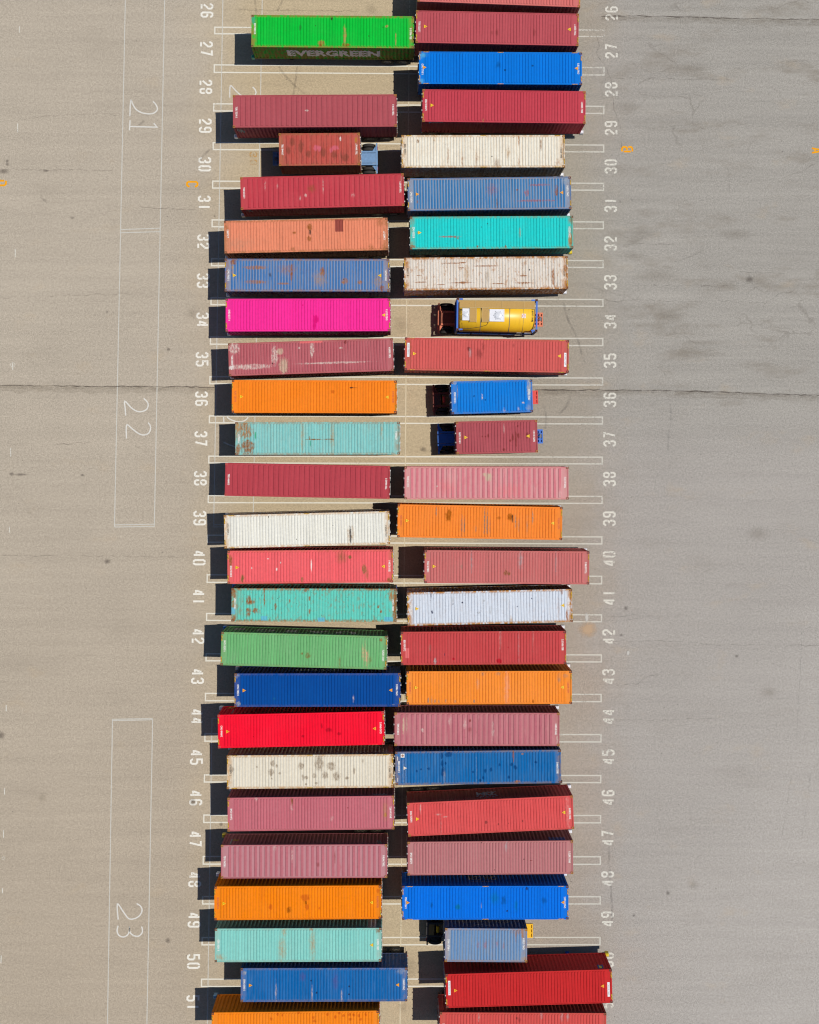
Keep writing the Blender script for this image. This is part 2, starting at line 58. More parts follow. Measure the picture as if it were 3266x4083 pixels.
TYRE = [[(-10.87,35.35),(-10.75,34.17),(-10.67,34.14)],[(-8.03,35.37),(-7.78,34.78),(-7.68,34.15)],[(-8.7,35.37),(-8.99,34.78),(-9.13,34.49)],[(-9.02,30.11),(-8.44,29.33),(-7.67,28.56),(-6.95,27.93)],[(-7.56,30.11),(-7.67,29.14),(-7.86,27.92)],[(-14.08,23.61),(-14.38,23.54),(-14.79,23.15),(-15.21,22.64)],[(13.2,11.64),(13.5,10.42),(14.21,8.99),(14.61,7.56),(14.87,6.9)],[(11.55,3.76),(11.8,2.9),(11.74,1.88)],[(13.69,4.42),(13.38,3.61),(12.76,3.0)],[(16.43,-12.67),(17.67,-12.64),(19.01,-12.42),(19.53,-12.3)],[(16.22,-12.98),(17.67,-12.96),(19.22,-12.71),(19.84,-12.54)],[(21.49,3.79),(21.53,2.76),(21.37,1.72),(21.26,0.17)],[(31.57,-13.57),(31.44,-16.65),(31.2,-20.23),(31.02,-23.12)],[(30.7,-24.72),(30.31,-27.06),(29.88,-29.6)],[(32.14,-24.72),(31.81,-27.07),(31.42,-29.71)],[(16.56,-29.14),(16.55,-31.27),(16.62,-32.79),(16.74,-35.11),(16.75,-36.12)],[(-27.43,19.84),(-26.92,19.43)],[(-19.87,25.45),(-19.42,25.83)],[(15.31,-38.82),(16.2,-38.94)]]
OILW = [(-27.04,21.88,0.27,0.1,'d'),(-30.27,21.82,0.43,0.19,'d'),(-30.01,22.62,0.14,0.14,'d'),(-30.0,22.36,0.14,0.14,'d'),(-24.94,18.21,0.16,0.12,'d'),(-13.95,18.36,0.08,0.08,'d'),(-15.64,10.8,0.43,0.43,'o'),(-22.21,10.89,0.1,0.1,'d'),(27.75,13.52,0.31,0.27,'d'),(21.43,10.65,0.97,0.55,'o'),(24.02,8.57,2.14,0.18,'o'),(23.49,7.74,2.14,0.31,'o'),(18.64,15.33,0.97,0.31,'o'),(20.41,13.77,1.75,0.51,'o'),(23.43,30.05,1.36,0.43,'o'),(18.18,26.98,0.97,0.58,'o'),(19.38,17.03,1.36,0.47,'o'),(18.75,16.46,0.58,0.29,'o'),(26.68,17.05,1.17,0.43,'o'),(23.01,-33.22,0.35,0.33,'o'),(21.05,-33.82,0.16,0.19,'d'),(18.43,-35.51,0.12,0.1,'d'),(17.93,-12.01,0.16,0.18,'d'),(17.56,-14.06,0.12,0.12,'d'),(26.51,-15.72,0.16,0.12,'d'),(28.99,-18.49,0.55,0.35,'o'),(28.27,-6.26,0.78,0.51,'o'),(-26.86,-26.35,0.27,0.39,'o'),(-30.06,-21.62,0.27,0.31,'d'),(-17.24,-37.21,0.21,0.21,'d'),(-13.23,-28.44,0.16,0.14,'d'),(-15.39,-26.72,0.23,0.27,'d'),(14.98,-13.64,0.74,0.66,'l'),(14.88,-12.72,0.19,0.47,'w'),(18.07,-15.44,0.14,0.23,'w'),(2.25,0.26,0.31,0.19,'d'),(0.53,9.92,0.7,0.66,'o'),(0.73,-42.35,0.35,0.39,'o'),(1.29,-39.37,0.55,0.78,'o'),(-1.8,34.67,0.43,0.39,'o'),(-17.83,-7.67,0.08,0.08,'d'),(-22.07,-8.36,0.27,0.19,'d'),(-17.44,8.0,0.16,0.12,'d'),(-29.45,-1.62,0.19,0.14,'d'),(-28.69,-1.67,0.58,0.1,'d'),(-24.03,-1.72,0.16,0.1,'d'),(12.21,4.88,0.97,0.08,'d'),(10.74,-37.17,0.08,0.08,'d'),(24.75,-33.48,0.06,0.08,'d'),(18.56,19.75,0.06,0.06,'d'),(17.64,19.59,0.06,0.1,'d')]
CRACK = [([(16.23,34.23),(19.48,34.25),(23.67,34.18),(26.82,34.07),(33.38,34.04)],0.1),([(-30.42,5.19),(-27.4,5.17),(-23.37,5.12),(-18.84,5.11),(-13.89,5.07)],0.14),([(0.24,4.93),(0.93,4.88),(4.43,4.89)],0.06),([(10.94,4.9),(14.2,4.85),(15.16,4.88),(20.35,4.85),(24.51,4.75),(28.67,4.61),(33.1,4.47)],0.16),([(16.34,11.94),(17.06,11.73),(18.63,11.94),(21.43,11.81),(24.04,11.8),(25.29,11.85),(28.94,11.7),(29.99,12.38),(31.03,12.49)],0.06),([(21.87,14.92),(22.91,15.18),(24.07,15.86)],0.06),([(25.73,14.93),(26.67,15.3),(27.2,15.77)],0.06),([(26.98,14.15),(28.75,14.05),(30.52,13.98)],0.06),([(15.91,32.54),(16.06,31.91),(15.8,31.28),(16.42,30.44),(16.94,29.39),(17.24,26.76),(17.7,25.4),(17.85,23.3)],0.06),([(17.04,29.34),(19.97,29.27),(26.46,29.24)],0.06),([(-14.14,34.63),(-12.89,34.58),(-9.52,34.55),(-6.04,34.55),(-2.76,34.5)],0.06),([(-28.79,25.86),(-27.38,26.12),(-23.53,26.32),(-18.97,26.23)],0.04),([(-30.58,21.97),(-26.53,21.96),(-21.88,21.92)],0.04),([(-21.76,19.14),(-19.43,19.04),(-15.38,18.85)],0.04),([(-30.48,11.99),(-23.43,12.23),(-19.39,12.34)],0.04),([(-30.29,-7.9),(-25.28,-7.94),(-16.25,-7.99)],0.04),([(-25.95,0.64),(-23.94,0.77),(-23.34,0.8)],0.04),([(18.84,13.06),(21.44,13.04),(26.65,13.03)],0.04),([(15.7,-14.57),(20.24,-14.52),(25.4,-14.84),(32.91,-14.91)],0.04),([(17.11,-20.6),(20.2,-20.61),(25.16,-20.47)],0.04),([(17.13,-17.94),(18.78,-17.85),(19.61,-17.23),(20.53,-17.13)],0.04),([(19.79,16.2),(21.88,16.29)],0.04),([(17.82,16.25),(21.05,16.33)],0.04),([(30.36,30.71),(32.56,30.72)],0.04),([(26.1,22.28),(26.21,21.03),(26.17,20.24)],0.04)]
BAY = {27:(33.11,32.6),28:(30.15,29.56),29:(27.09,26.53),30:(24.04,23.5),31:(21.03,20.49),32:(18.0,17.47),33:(14.97,14.43),34:(11.93,11.4),35:(8.89,8.33),36:(5.81,5.26),37:(2.77,2.24),38:(-0.34,-0.86),39:(-3.38,-3.92),40:(-6.51,-7.05),41:(-9.55,-10.13),42:(-12.52,-13.05),43:(-15.6,-16.14),44:(-18.63,-19.19),45:(-21.71,-22.27),46:(-24.84,-25.38),47:(-27.89,-28.45),48:(-31.03,-31.61),49:(-34.07,-34.62),50:(-37.16,-37.71)}
LET = {'C':(-15.69,20.87),'B':(18.21,23.72),'D':(-30.51,20.91),'A':(33.12,23.67)}
E2 = {'A_line':[(-20.97,35.3),(-21.53,-5.69)],'B_line':[(-17.91,35.32),(-18.47,-5.69)],'C_line':[(-13.38,35.34),(-13.91,-5.69)],'D_line':[(-10.31,35.36),(-10.88,-5.7)],'A2':[(-21.58,-20.42),(-21.8,-43.47)],'B2':[(-18.51,-20.43),(-18.81,-43.49)],'C2':[(-13.97,-20.39),(-14.21,-43.52)],'D2':[(-10.94,-20.42),(-11.2,-43.54)]}
X2 = [((-21.22,17.31),(-18.19,17.42)),((-21.22,17.06),(-18.19,17.15)),((-21.53,-5.55),(-18.47,-5.5)),((-21.53,-5.71),(-18.47,-5.67)),((-21.58,-20.42),(-18.51,-20.38)),((-21.57,-20.52),(-18.51,-20.47)),((-13.91,-5.54),(-10.88,-5.5)),((-13.91,-5.71),(-10.88,-5.68)),((-13.98,-20.37),(-10.94,-20.34)),((-13.63,17.49),(-10.56,17.58))]
import bpy, bmesh, math, random
from mathutils import Vector, Matrix
random.seed(7)
R = math.radians
SC = bpy.context.scene
COL = SC.collection

# ------------------------------------------------------------------ camera, light, sky
G = 1.28                      # light an upward white surface returns under this sun and sky
SUN = Vector((0.467, 0.022, 1.0)).normalized()
cd = bpy.data.cameras.new('camera'); cam = bpy.data.objects.new('camera', cd); COL.objects.link(cam)
def rx(a): return Matrix.Rotation(a, 4, 'X')
def ry(a): return Matrix.Rotation(a, 4, 'Y')
cam.matrix_world = Matrix.Translation((0, 0, CAM['H'])) @ ry(CAM['roll']) @ rx(CAM['pitch'])
cd.sensor_fit = 'VERTICAL'; cd.sensor_height = 24.0
cd.lens = CAM['f'] / 4083.0 * 24.0
cd.shift_y = -(2041.5 - CAM['cy']) / 4083.0
cd.clip_start = 1.0; cd.clip_end = 5000.0
SC.camera = cam
w = bpy.data.worlds.new('World'); SC.world = w; w.use_nodes = True
nt = w.node_tree; bg = nt.nodes['Background']
sky = nt.nodes.new('ShaderNodeTexSky'); sky.sky_type = 'NISHITA'; sky.sun_disc = False
sky.sun_elevation = math.asin(SUN.z); sky.sun_rotation = math.atan2(SUN.x, SUN.y)
nt.links.new(sky.outputs[0], bg.inputs[0]); bg.inputs[1].default_value = 0.058
sky.ozone_density = 3.5; sky.dust_density = 0.3; sky.air_density = 1.0
sl = bpy.data.lights.new('sun', 'SUN'); sl.energy = 4.0; sl.angle = R(0.53); sl.color = (1.0, 0.965, 0.90)
so = bpy.data.objects.new('sun', sl); COL.objects.link(so)
so.rotation_euler = (-SUN).to_track_quat('-Z', 'Y').to_euler(); so.location = (60, 5, 120)
SC.view_settings.view_transform = 'Standard'; SC.view_settings.look = 'None'
SC.view_settings.exposure = 0.0; SC.view_settings.gamma = 1.0
SC.cycles.filter_width = 1.15; SC.cycles.max_bounces = 5; SC.cycles.diffuse_bounces = 3; SC.cycles.glossy_bounces = 2; SC.cycles.transparent_max_bounces = 12

def lin(v):
    v /= 255.0
    return v / 12.92 if v <= 0.04045 else ((v + 0.055) / 1.055) ** 2.4
def alb(c, k=1.0):            # surface colour that reads as this photographed colour in full sun
    return tuple(min(0.88, max(0.0012, lin(x) / G * k)) for x in c) + (1.0,)

# ------------------------------------------------------------------ node helpers
class NT:
    def __init__(s, tree): s.t = tree
    def n(s, typ, **kw):
        o = s.t.nodes.new(typ)
        for k, v in kw.items(): setattr(o, k, v)
        return o
    def l(s, a, b): s.t.links.new(a, b)
    def put(s, sock, v):
        if hasattr(v, 'is_output'): s.l(v, sock)
        else: sock.default_value = v
    def m(s, op, a, b=0.0, c=0.0, clamp=False):
        o = s.n('ShaderNodeMath', operation=op, use_clamp=clamp)
        s.put(o.inputs[0], a); s.put(o.inputs[1], b); s.put(o.inputs[2], c)
        return o.outputs[0]
    def ss(s, v, lo, hi):      # smoothstep
        o = s.n('ShaderNodeMapRange', interpolation_type='SMOOTHSTEP')
        s.put(o.inputs[0], v); s.put(o.inputs[1], lo); s.put(o.inputs[2], hi)
        o.inputs[3].default_value = 0.0; o.inputs[4].default_value = 1.0
        return o.outputs[0]
    def mix(s, f, a, b, mode='MIX'):
        o = s.n('ShaderNodeMix', data_type='RGBA', blend_type=mode)
        s.put(o.inputs[0], f); s.put(o.inputs[6], a); s.put(o.inputs[7], b)
        return o.outputs[2]
    def noise(s, vec, scale, detail=2.0, rough=0.5):
        o = s.n('ShaderNodeTexNoise'); s.put(o.inputs['Vector'], vec)
        o.inputs['Scale'].default_value = scale; o.inputs['Detail'].default_value = detail; o.inputs['Roughness'].default_value = rough
        return o.outputs[0]
    def vmul(s, v, k):
        o = s.n('ShaderNodeVectorMath', operation='MULTIPLY'); s.put(o.inputs[0], v); s.put(o.inputs[1], k); return o.outputs[0]
    def vadd(s, v, k):
        o = s.n('ShaderNodeVectorMath', operation='ADD'); s.put(o.inputs[0], v); s.put(o.inputs[1], k); return o.outputs[0]

def iface(tree, name, io, typ, dv=None):
    q = tree.interface.new_socket(name=name, in_out=io, socket_type=typ)
    if dv is not None: q.default_value = dv

# group: weathered container paint
gp = bpy.data.node_groups.new('weathered_paint', 'ShaderNodeTree')
for nm, ty, dv in (('Base', 'NodeSocketColor', (.5, .5, .5, 1)), ('Fade', 'NodeSocketColor', (.6, .5, .5, 1)), ('Rust', 'NodeSocketColor', (.2, .08, .03, 1)),
                   ('ValleyFade', 'NodeSocketFloat', 0.), ('Streak', 'NodeSocketFloat', .2), ('RustAmt', 'NodeSocketFloat', 0.), ('EdgeRust', 'NodeSocketFloat', .2),
                   ('Speckle', 'NodeSocketFloat', .1), ('Dirt', 'NodeSocketFloat', .2), ('HalfLen', 'NodeSocketFloat', 6.1), ('Seed', 'NodeSocketVector', (0, 0, 0))):
    iface(gp, nm, 'INPUT', ty, dv)
iface(gp, 'Color', 'OUTPUT', 'NodeSocketColor'); iface(gp, 'Bump', 'OUTPUT', 'NodeSocketFloat'); iface(gp, 'Noise', 'OUTPUT', 'NodeSocketFloat')
N = NT(gp); gi = N.n('NodeGroupInput'); go = N.n('NodeGroupOutput'); I = gi.outputs
tc = N.n('ShaderNodeTexCoord').outputs['Object']
sx = N.n('ShaderNodeSeparateXYZ'); N.l(tc, sx.inputs[0])
P = N.vadd(tc, I['Seed'])
big = N.noise(P, 0.55, 3)
col = N.mix(N.m('MULTIPLY', N.ss(big, .35, .75), .14), I['Base'], I['Fade'])
hv = N.n('ShaderNodeHueSaturation'); N.l(col, hv.inputs['Color'])
fine = N.noise(P, 5.0, 4, .6)
rib1 = N.noise(N.vmul(P, (3.4, .08, .08)), 1.0, 3, .6)
N.l(N.m('ADD', N.m('MULTIPLY_ADD', fine, .30, .82), N.m('MULTIPLY', N.m('SUBTRACT', rib1, .5), .34)), hv.inputs['Value']); col = hv.outputs[0]
at = N.n('ShaderNodeAttribute', attribute_name='valley').outputs['Fac']
brk = N.noise(N.vmul(P, (1.6, .9, .9)), 1.0, 4, .65)
vf = N.m('MULTIPLY', N.m('MULTIPLY', at, I['ValleyFade']), N.ss(brk, .15, .5), clamp=True)
col = N.mix(vf, col, I['Fade'])
stn = N.noise(N.vmul(P, (7.5, .6, .6)), 1.0, 6, .66)
col = N.mix(N.m('MULTIPLY', N.ss(stn, .50, .74), I['Streak'], clamp=True), col, I['Fade'])
dn = N.noise(N.vmul(P, (6.5, 1.0, 1.0)), 1.3, 5, .68)
col = N.mix(N.m('MULTIPLY', N.ss(dn, .48, .8), I['Dirt'], clamp=True), col, (.055, .045, .035, 1))
ax = N.m('ABSOLUTE', sx.outputs[0]); ay = N.m('ABSOLUTE', sx.outputs[1])
ed = N.m('MAXIMUM', N.ss(ay, .98, 1.2), N.ss(N.m('SUBTRACT', ax, I['HalfLen']), -.55, -.08))
rn = N.noise(N.vmul(P, (2.4, 1.2, 1.2)), 1.9, 8, .74)
er = N.m('MULTIPLY', ed, N.m('MULTIPLY', N.ss(rn, .37, .56), I['EdgeRust']), clamp=True)
col = N.mix(er, col, I['Rust'])
col = N.mix(N.m('MULTIPLY', N.ss(rn, .52, .62), I['RustAmt'], clamp=True), col, I['Rust'])
sp = N.noise(P, 7.5, 2, .5)
col = N.mix(N.m('MULTIPLY', N.ss(sp, .70, .76), I['Speckle'], clamp=True), col, (.06, .035, .022, 1))
sp2 = N.noise(N.vadd(P, (31., 7., 3.)), 6.0, 3, .6)
col = N.mix(N.m('MULTIPLY', N.ss(sp2, .69, .77), N.m('MULTIPLY', I['Speckle'], .6), clamp=True), col, I['Fade'])
N.l(col, go.inputs['Color']); N.l(N.m('ADD', big, N.m('MULTIPLY', N.noise(P, 2.2, 2), .22)), go.inputs['Bump']); N.l(fine, go.inputs['Noise'])

# group: one stain with a ragged outline (shape 0 = round, 1 = squared)
gb = bpy.data.node_groups.new('stain', 'ShaderNodeTree')
for nm, ty, dv in (('Color', 'NodeSocketColor', (.5, .5, .5, 1)), ('Stain', 'NodeSocketColor', (.1, .1, .1, 1)), ('Centre', 'NodeSocketVector', (0, 0, 0)), ('InvR', 'NodeSocketVector', (1, 1, 0)),
                   ('Soft', 'NodeSocketFloat', .2), ('Amount', 'NodeSocketFloat', 1.), ('Ragged', 'NodeSocketFloat', .8), ('Square', 'NodeSocketFloat', 0.), ('Broken', 'NodeSocketFloat', 0.)):
    iface(gb, nm, 'INPUT', ty, dv)
iface(gb, 'Color', 'OUTPUT', 'NodeSocketColor')
N = NT(gb); gi = N.n('NodeGroupInput'); go = N.n('NodeGroupOutput'); I = gi.outputs
tc = N.n('ShaderNodeTexCoord').outputs['Object']
sb = N.n('ShaderNodeVectorMath', operation='SUBTRACT'); N.l(tc, sb.inputs[0]); N.l(I['Centre'], sb.inputs[1])
sv = N.n('ShaderNodeSeparateXYZ'); N.l(N.vmul(sb.outputs[0], I['InvR']), sv.inputs[0])
a = N.m('ABSOLUTE', sv.outputs[0]); b = N.m('ABSOLUTE', sv.outputs[1])
rd = N.m('SQRT', N.m('ADD', N.m('MULTIPLY', a, a), N.m('MULTIPLY', b, b))); sq = N.m('MAXIMUM', a, b)
d = N.m('ADD', N.m('MULTIPLY', rd, N.m('SUBTRACT', 1.0, I['Square'])), N.m('MULTIPLY', sq, I['Square']))
nz = N.noise(N.vmul(tc, (8.0, 4.0, 4.0)), 1.0, 6, .72)
d = N.m('ADD', d, N.m('MULTIPLY', N.m('SUBTRACT', nz, .5), N.m('MULTIPLY', I['Ragged'], 2.2)))
f = N.m('SUBTRACT', 1.0, N.ss(d, N.m('SUBTRACT', 1.0, I['Soft']), N.m('ADD', 1.0, I['Soft'])))
ng = N.n('ShaderNodeSeparateXYZ'); N.l(N.n('ShaderNodeNewGeometry').outputs['True Normal'], ng.inputs[0])
f = N.m('MULTIPLY', f, N.ss(ng.outputs[2], .05, .3))      # stains lie on the roof, not down the walls
n2 = N.noise(N.vadd(N.vmul(tc, (11.0, 4.5, 4.5)), (5., 3., 0.)), 1.0, 5, .7)
f = N.m('MULTIPLY', f, N.m('SUBTRACT', 1.0, N.m('MULTIPLY', I['Broken'], N.m('SUBTRACT', 1.0, N.ss(n2, .40, .58)))))
N.l(N.mix(N.m('MULTIPLY', f, I['Amount'], clamp=True), I['Color'], I['Stain']), go.inputs[0])

def new_mat(name, rough=.6, spec=.4):
    m = bpy.data.materials.new(name); m.use_nodes = True
    b = m.node_tree.nodes['Principled BSDF']
    b.inputs['Roughness'].default_value = rough; b.inputs['Specular IOR Level'].default_value = spec
    return m, NT(m.node_tree), b

SCOL = dict(rust=(156, 92, 36), rustlight=(172, 122, 68), tan=(188, 146, 92), tanrust=(174, 116, 60), dark=(55, 45, 42), dgreen=(40, 150, 60), green2=(60, 175, 130), pale=(222, 200, 190),
            white=(240, 235, 228), pink=(215, 105, 120), ochre=(185, 125, 55), greybrown=(164, 147, 126), brown=(138, 92, 44), maroon=(140, 60, 58), deepmag=(225, 15, 120), sand=(205, 180, 155),
            pinkred=(240, 120, 120), deeporange=(215, 105, 25), browno=(170, 90, 10), tealgreen=(80, 170, 145), olive=(130, 110, 60), tealblue=(105, 190, 215), salmon=(225, 175, 140), grey=(150, 135, 120),
            greyl=(175, 175, 175), tealdark=(20, 95, 150), deepred=(190, 15, 40), navy=(35, 40, 75), deepblue=(5, 70, 130), purple=(85, 85, 150), redbrown=(165, 110, 120), redrust=(175, 100, 90), mottle=(148, 76, 62),
            palepink=(232, 185, 178), teal=(0, 115, 165))
DEF = dict(fade=None, va=.25, st=.2, ru=0., er=.3, sp=.12, di=.12, rust=(150, 95, 50))
def paint_mat(cid, c, half, stains, flip):
    p = dict(DEF); p.update(c)
    base = p['base']; fade = p['fade'] or tuple(int(x * .72 + 200 * .28) for x in base)
    m, n, b = new_mat('container_paint_' + p['word'], .75, .05)
    g = n.n('ShaderNodeGroup'); g.node_tree = gp
    i = g.inputs
    i['Base'].default_value = alb(base); i['Fade'].default_value = alb(fade); i['Rust'].default_value = alb(p['rust'])
    for k, q in (('ValleyFade', 'va'), ('Streak', 'st'), ('RustAmt', 'ru'), ('EdgeRust', 'er'), ('Speckle', 'sp'), ('Dirt', 'di')): i[k].default_value = p[q]
    i['HalfLen'].default_value = half; i['Seed'].default_value = (random.uniform(-90, 90), random.uniform(-90, 90), random.uniform(-9, 9))
    col = g.outputs['Color']
    for (u, v, ru, rv, cn, fl) in stains:
        s = n.n('ShaderNodeGroup'); s.node_tree = gb
        sg = -1.0 if flip else 1.0
        n.l(col, s.inputs['Color']); s.inputs['Stain'].default_value = alb(SCOL[cn])
        s.inputs['Centre'].default_value = (u * sg, v * sg, 0); s.inputs['InvR'].default_value = (1 / ru, 1 / rv, 0)
        soft, am, rg, sq = {'': (.35, .92, 1.1, 0), 's': (.8, .62, 1.5, 0), 'r': (.04, .85, .05, 1), 'v': (1.0, .30, 2.2, 0)}[fl]
        if max(ru, rv) < .07 : rg = .5
        br = {'rust': .5, 'tan': .65, 'tanrust': .7, 'pale': .85, 'brown': .6, 'rustlight': .7, 'greybrown': .55, 'olive': .5, 'grey': .7, 'greyl': .7, 'white': .4, 'redbrown': .85, 'salmon': .7, 'sand': .35, 'redrust': .8}.get(cn, .2)
        if fl == 'r': br = 0.
        s.inputs['Broken'].default_value = br
        s.inputs['Soft'].default_value = soft; s.inputs['Amount'].default_value = am; s.inputs['Ragged'].default_value = rg; s.inputs['Square'].default_value = sq
        col = s.outputs[0]
    n.l(col, b.inputs['Base Color'])
    bp = n.n('ShaderNodeBump'); bp.inputs['Strength'].default_value = .7; bp.inputs['Distance'].default_value = .06
    n.l(g.outputs['Bump'], bp.inputs['Height']); n.l(bp.outputs[0], b.inputs['Normal'])
    n.l(n.m('MULTIPLY_ADD', g.outputs['Noise'], .3, .50), b.inputs['Roughness'])
    return m

MC = {}
def plain(name, c, rough=.6, spec=.35, var=.35, scale=6.0, metal=0.0):
    if name in MC: return MC[name]
    m, n, b = new_mat(name, rough, spec); b.inputs['Metallic'].default_value = metal
    tc = n.n('ShaderNodeTexCoord').outputs['Object']
    z = n.noise(tc, scale, 5, .65)
    hv = n.n('ShaderNodeHueSaturation'); hv.inputs['Color'].default_value = alb(c)
    n.l(n.m('MULTIPLY_ADD', z, var * 2, 1 - var), hv.inputs['Value']); n.l(hv.outputs[0], b.inputs['Base Color'])
    MC[name] = m; return m

def decal_paint(name, c, wear=.35, scale=9.0, soft=.08, amax=1.0):
    """old paint on a surface: bare spots show what lies under it"""
    if name in MC: return MC[name]
    m, n, b = new_mat(name, .8, .15)
    tc = n.n('ShaderNodeNewGeometry').outputs['Position']
    hv = n.n('ShaderNodeHueSaturation'); hv.inputs['Color'].default_value = alb(c)
    z = n.noise(tc, 3.0, 4); n.l(n.m('MULTIPLY_ADD', z, .25, .87), hv.inputs['Value']); n.l(hv.outputs[0], b.inputs['Base Color'])
    z1 = n.noise(tc, scale, 6, .7); z2 = n.noise(tc, .35, 3)
    f = n.m('ADD', n.m('MULTIPLY', z1, .75), n.m('MULTIPLY', z2, .25))
    n.l(n.m('MULTIPLY', n.ss(f, wear - soft, wear + soft), amax), b.inputs['Alpha'])
    MC[name] = m; return m

# ------------------------------------------------------------------ mesh helpers
class MB:
    def __init__(s): s.v = []; s.f = []; s.mi = []
    def quad(s, *p, mi=0):
        k = len(s.v); s.v += [tuple(x) for x in p]; s.f.append(tuple(range(k, k + len(p)))); s.mi.append(mi)
    def box(s, x0, x1, y0, y1, z0, z1, mi=0):
        k = len(s.v); s.v += [(x, y, z) for z in (z0, z1) for y in (y0, y1) for x in (x0, x1)]
        for q in ((0, 2, 3, 1), (4, 5, 7, 6), (0, 1, 5, 4), (2, 6, 7, 3), (0, 4, 6, 2), (1, 3, 7, 5)): s.f.append(tuple(k + i for i in q)); s.mi.append(mi)
    def bevbox(s, x0, x1, y0, y1, z0, z1, b, mi=0):   # box with its top edges chamfered
        s.box(x0, x1, y0, y1, z0, z1 - b, mi)
        k = len(s.v)
        s.v += [(x0, y0, z1 - b), (x1, y0, z1 - b), (x1, y1, z1 - b), (x0, y1, z1 - b), (x0 + b, y0 + b, z1), (x1 - b, y0 + b, z1), (x1 - b, y1 - b, z1), (x0 + b, y1 - b, z1)]
        for q in ((0, 1, 5, 4), (1, 2, 6, 5), (2, 3, 7, 6), (3, 0, 4, 7), (4, 5, 6, 7)): s.f.append(tuple(k + i for i in q)); s.mi.append(mi)
    def lathe(s, prof, axis='y', n=24, c=(0, 0, 0), mi=0, cap=True):
        k = len(s.v)
        for (a, r) in prof:
            for j in range(n):
                t = 2 * math.pi * j / n; p, q = r * math.cos(t), r * math.sin(t)
                d = {'y': (p, a, q), 'x': (a, p, q), 'z': (p, q, a)}[axis]
                s.v.append((c[0] + d[0], c[1] + d[1], c[2] + d[2]))
        for i in range(len(prof) - 1):
            for j in range(n):
                s.f.append((k + i * n + j, k + i * n + (j + 1) % n, k + (i + 1) * n + (j + 1) % n, k + (i + 1) * n + j)); s.mi.append(mi)
        if cap:
            s.f.append(tuple(k + j for j in range(n))); s.mi.append(mi)
            s.f.append(tuple(k + (len(prof) - 1) * n + j for j in range(n))); s.mi.append(mi)
    def prism(s, pts, z0, z1, mi=0):
        k = len(s.v); n = len(pts)
        s.v += [(x, y, z0) for x, y in pts] + [(x, y, z1) for x, y in pts]
        s.f.append(tuple(range(k + n, k + 2 * n))); s.mi.append(mi); s.f.append(tuple(reversed(range(k, k + n)))); s.mi.append(mi)
        for i in range(n): s.f.append((k + i, k + (i + 1) % n, k + n + (i + 1) % n, k + n + i)); s.mi.append(mi)
    def tube(s, pts, r, n=6, mi=0):
        pts = [Vector(p) for p in pts]; k = len(s.v)
        for i, p in enumerate(pts):
            t = (pts[min(i + 1, len(pts) - 1)] - pts[max(i - 1, 0)]).normalized()
            u = t.cross(Vector((0, 0, 1)));
            if u.length < .1: u = t.cross(Vector((0, 1, 0)))
            u.normalize(); v = t.cross(u)
            s.v += [tuple(p + u * r * math.cos(2 * math.pi * j / n) + v * r * math.sin(2 * math.pi * j / n)) for j in range(n)]
        for i in range(len(pts) - 1):
            for j in range(n): s.f.append((k + i * n + j, k + i * n + (j + 1) % n, k + (i + 1) * n + (j + 1) % n, k + (i + 1) * n + j)); s.mi.append(mi)
    def mesh(s, name, nmat=1, smooth=False, fix=True):
        me = bpy.data.meshes.new(name); me.from_pydata(s.v, [], s.f)
        for _ in range(nmat): me.materials.append(None)
        me.polygons.foreach_set('material_index', s.mi)
        if fix:
            bm = bmesh.new(); bm.from_mesh(me); bmesh.ops.recalc_face_normals(bm, faces=bm.faces); bm.to_mesh(me); bm.free()
        if smooth: me.polygons.foreach_set('use_smooth', [True] * len(me.polygons))
        me.update(); return me

def put(name, me, mats, parent=None, loc=(0, 0, 0), rz=0.0, label=None):
    """link one object that shares the mesh but wears its own materials"""
    o = bpy.data.objects.new(name, me); COL.objects.link(o)
    if parent: o.parent = parent
    o.location = loc; o.rotation_euler = (0, 0, rz)
    if not isinstance(mats, (list, tuple)): mats = [mats]
    for i, m in enumerate(mats): o.material_slots[i].link = 'OBJECT'; o.material_slots[i].material = m
    if label: o['label'] = label
    return o
def thing(name, loc, rz, label, cat, group=None):
    o = bpy.data.objects.new(name, None); COL.objects.link(o); o.empty_display_size = .5
    o.location = loc; o.rotation_euler = (0, 0, rz); o['label'] = label; o['category'] = cat
    if group: o['group'] = group
    return o

def ribbon(pts, wd, z=0.0, closed=False, jag=0.0, mb=None):
    """flat strip along a polyline"""
    mb = mb or MB(); P = [Vector((p[0], p[1])) for p in pts]; k = len(mb.v); n = len(P)
    for i, p in enumerate(P):
        a = P[i - 1] if i > 0 else (P[-1] if closed else None); b = P[i + 1] if i < n - 1 else (P[0] if closed else None)
        d0 = (p - a).normalized() if a is not None else None; d1 = (b - p).normalized() if b is not None else None
        if d0 is None: d0 = d1
        if d1 is None: d1 = d0
        n0 = Vector((-d0.y, d0.x)); n1 = Vector((-d1.y, d1.x)); m = n0 + n1
        m = m.normalized() if m.length > 1e-4 else n0
        h = (wd / 2 + (random.uniform(-jag, jag) if jag else 0)) / max(.45, m.dot(n0))
        mb.v += [(p.x + m.x * h, p.y + m.y * h, z), (p.x - m.x * h, p.y - m.y * h, z)]
    for i in range(n if closed else n - 1):
        j = (i + 1) % n
        mb.f.append((k + 2 * i, k + 2 * i + 1, k + 2 * j + 1, k + 2 * j)); mb.mi.append(0)
    return mb
def jagged(pts, step=.5, amp=.12):
    out = []
    for (a, b) in zip(pts[:-1], pts[1:]):
        n = max(1, int(math.hypot(b[0] - a[0], b[1] - a[1]) / step))
        for i in range(n):
            t = i / n; out.append((a[0] + (b[0] - a[0]) * t + random.uniform(-amp, amp) * .5, a[1] + (b[1] - a[1]) * t + random.uniform(-amp, amp)))
    out.append(pts[-1]); return out
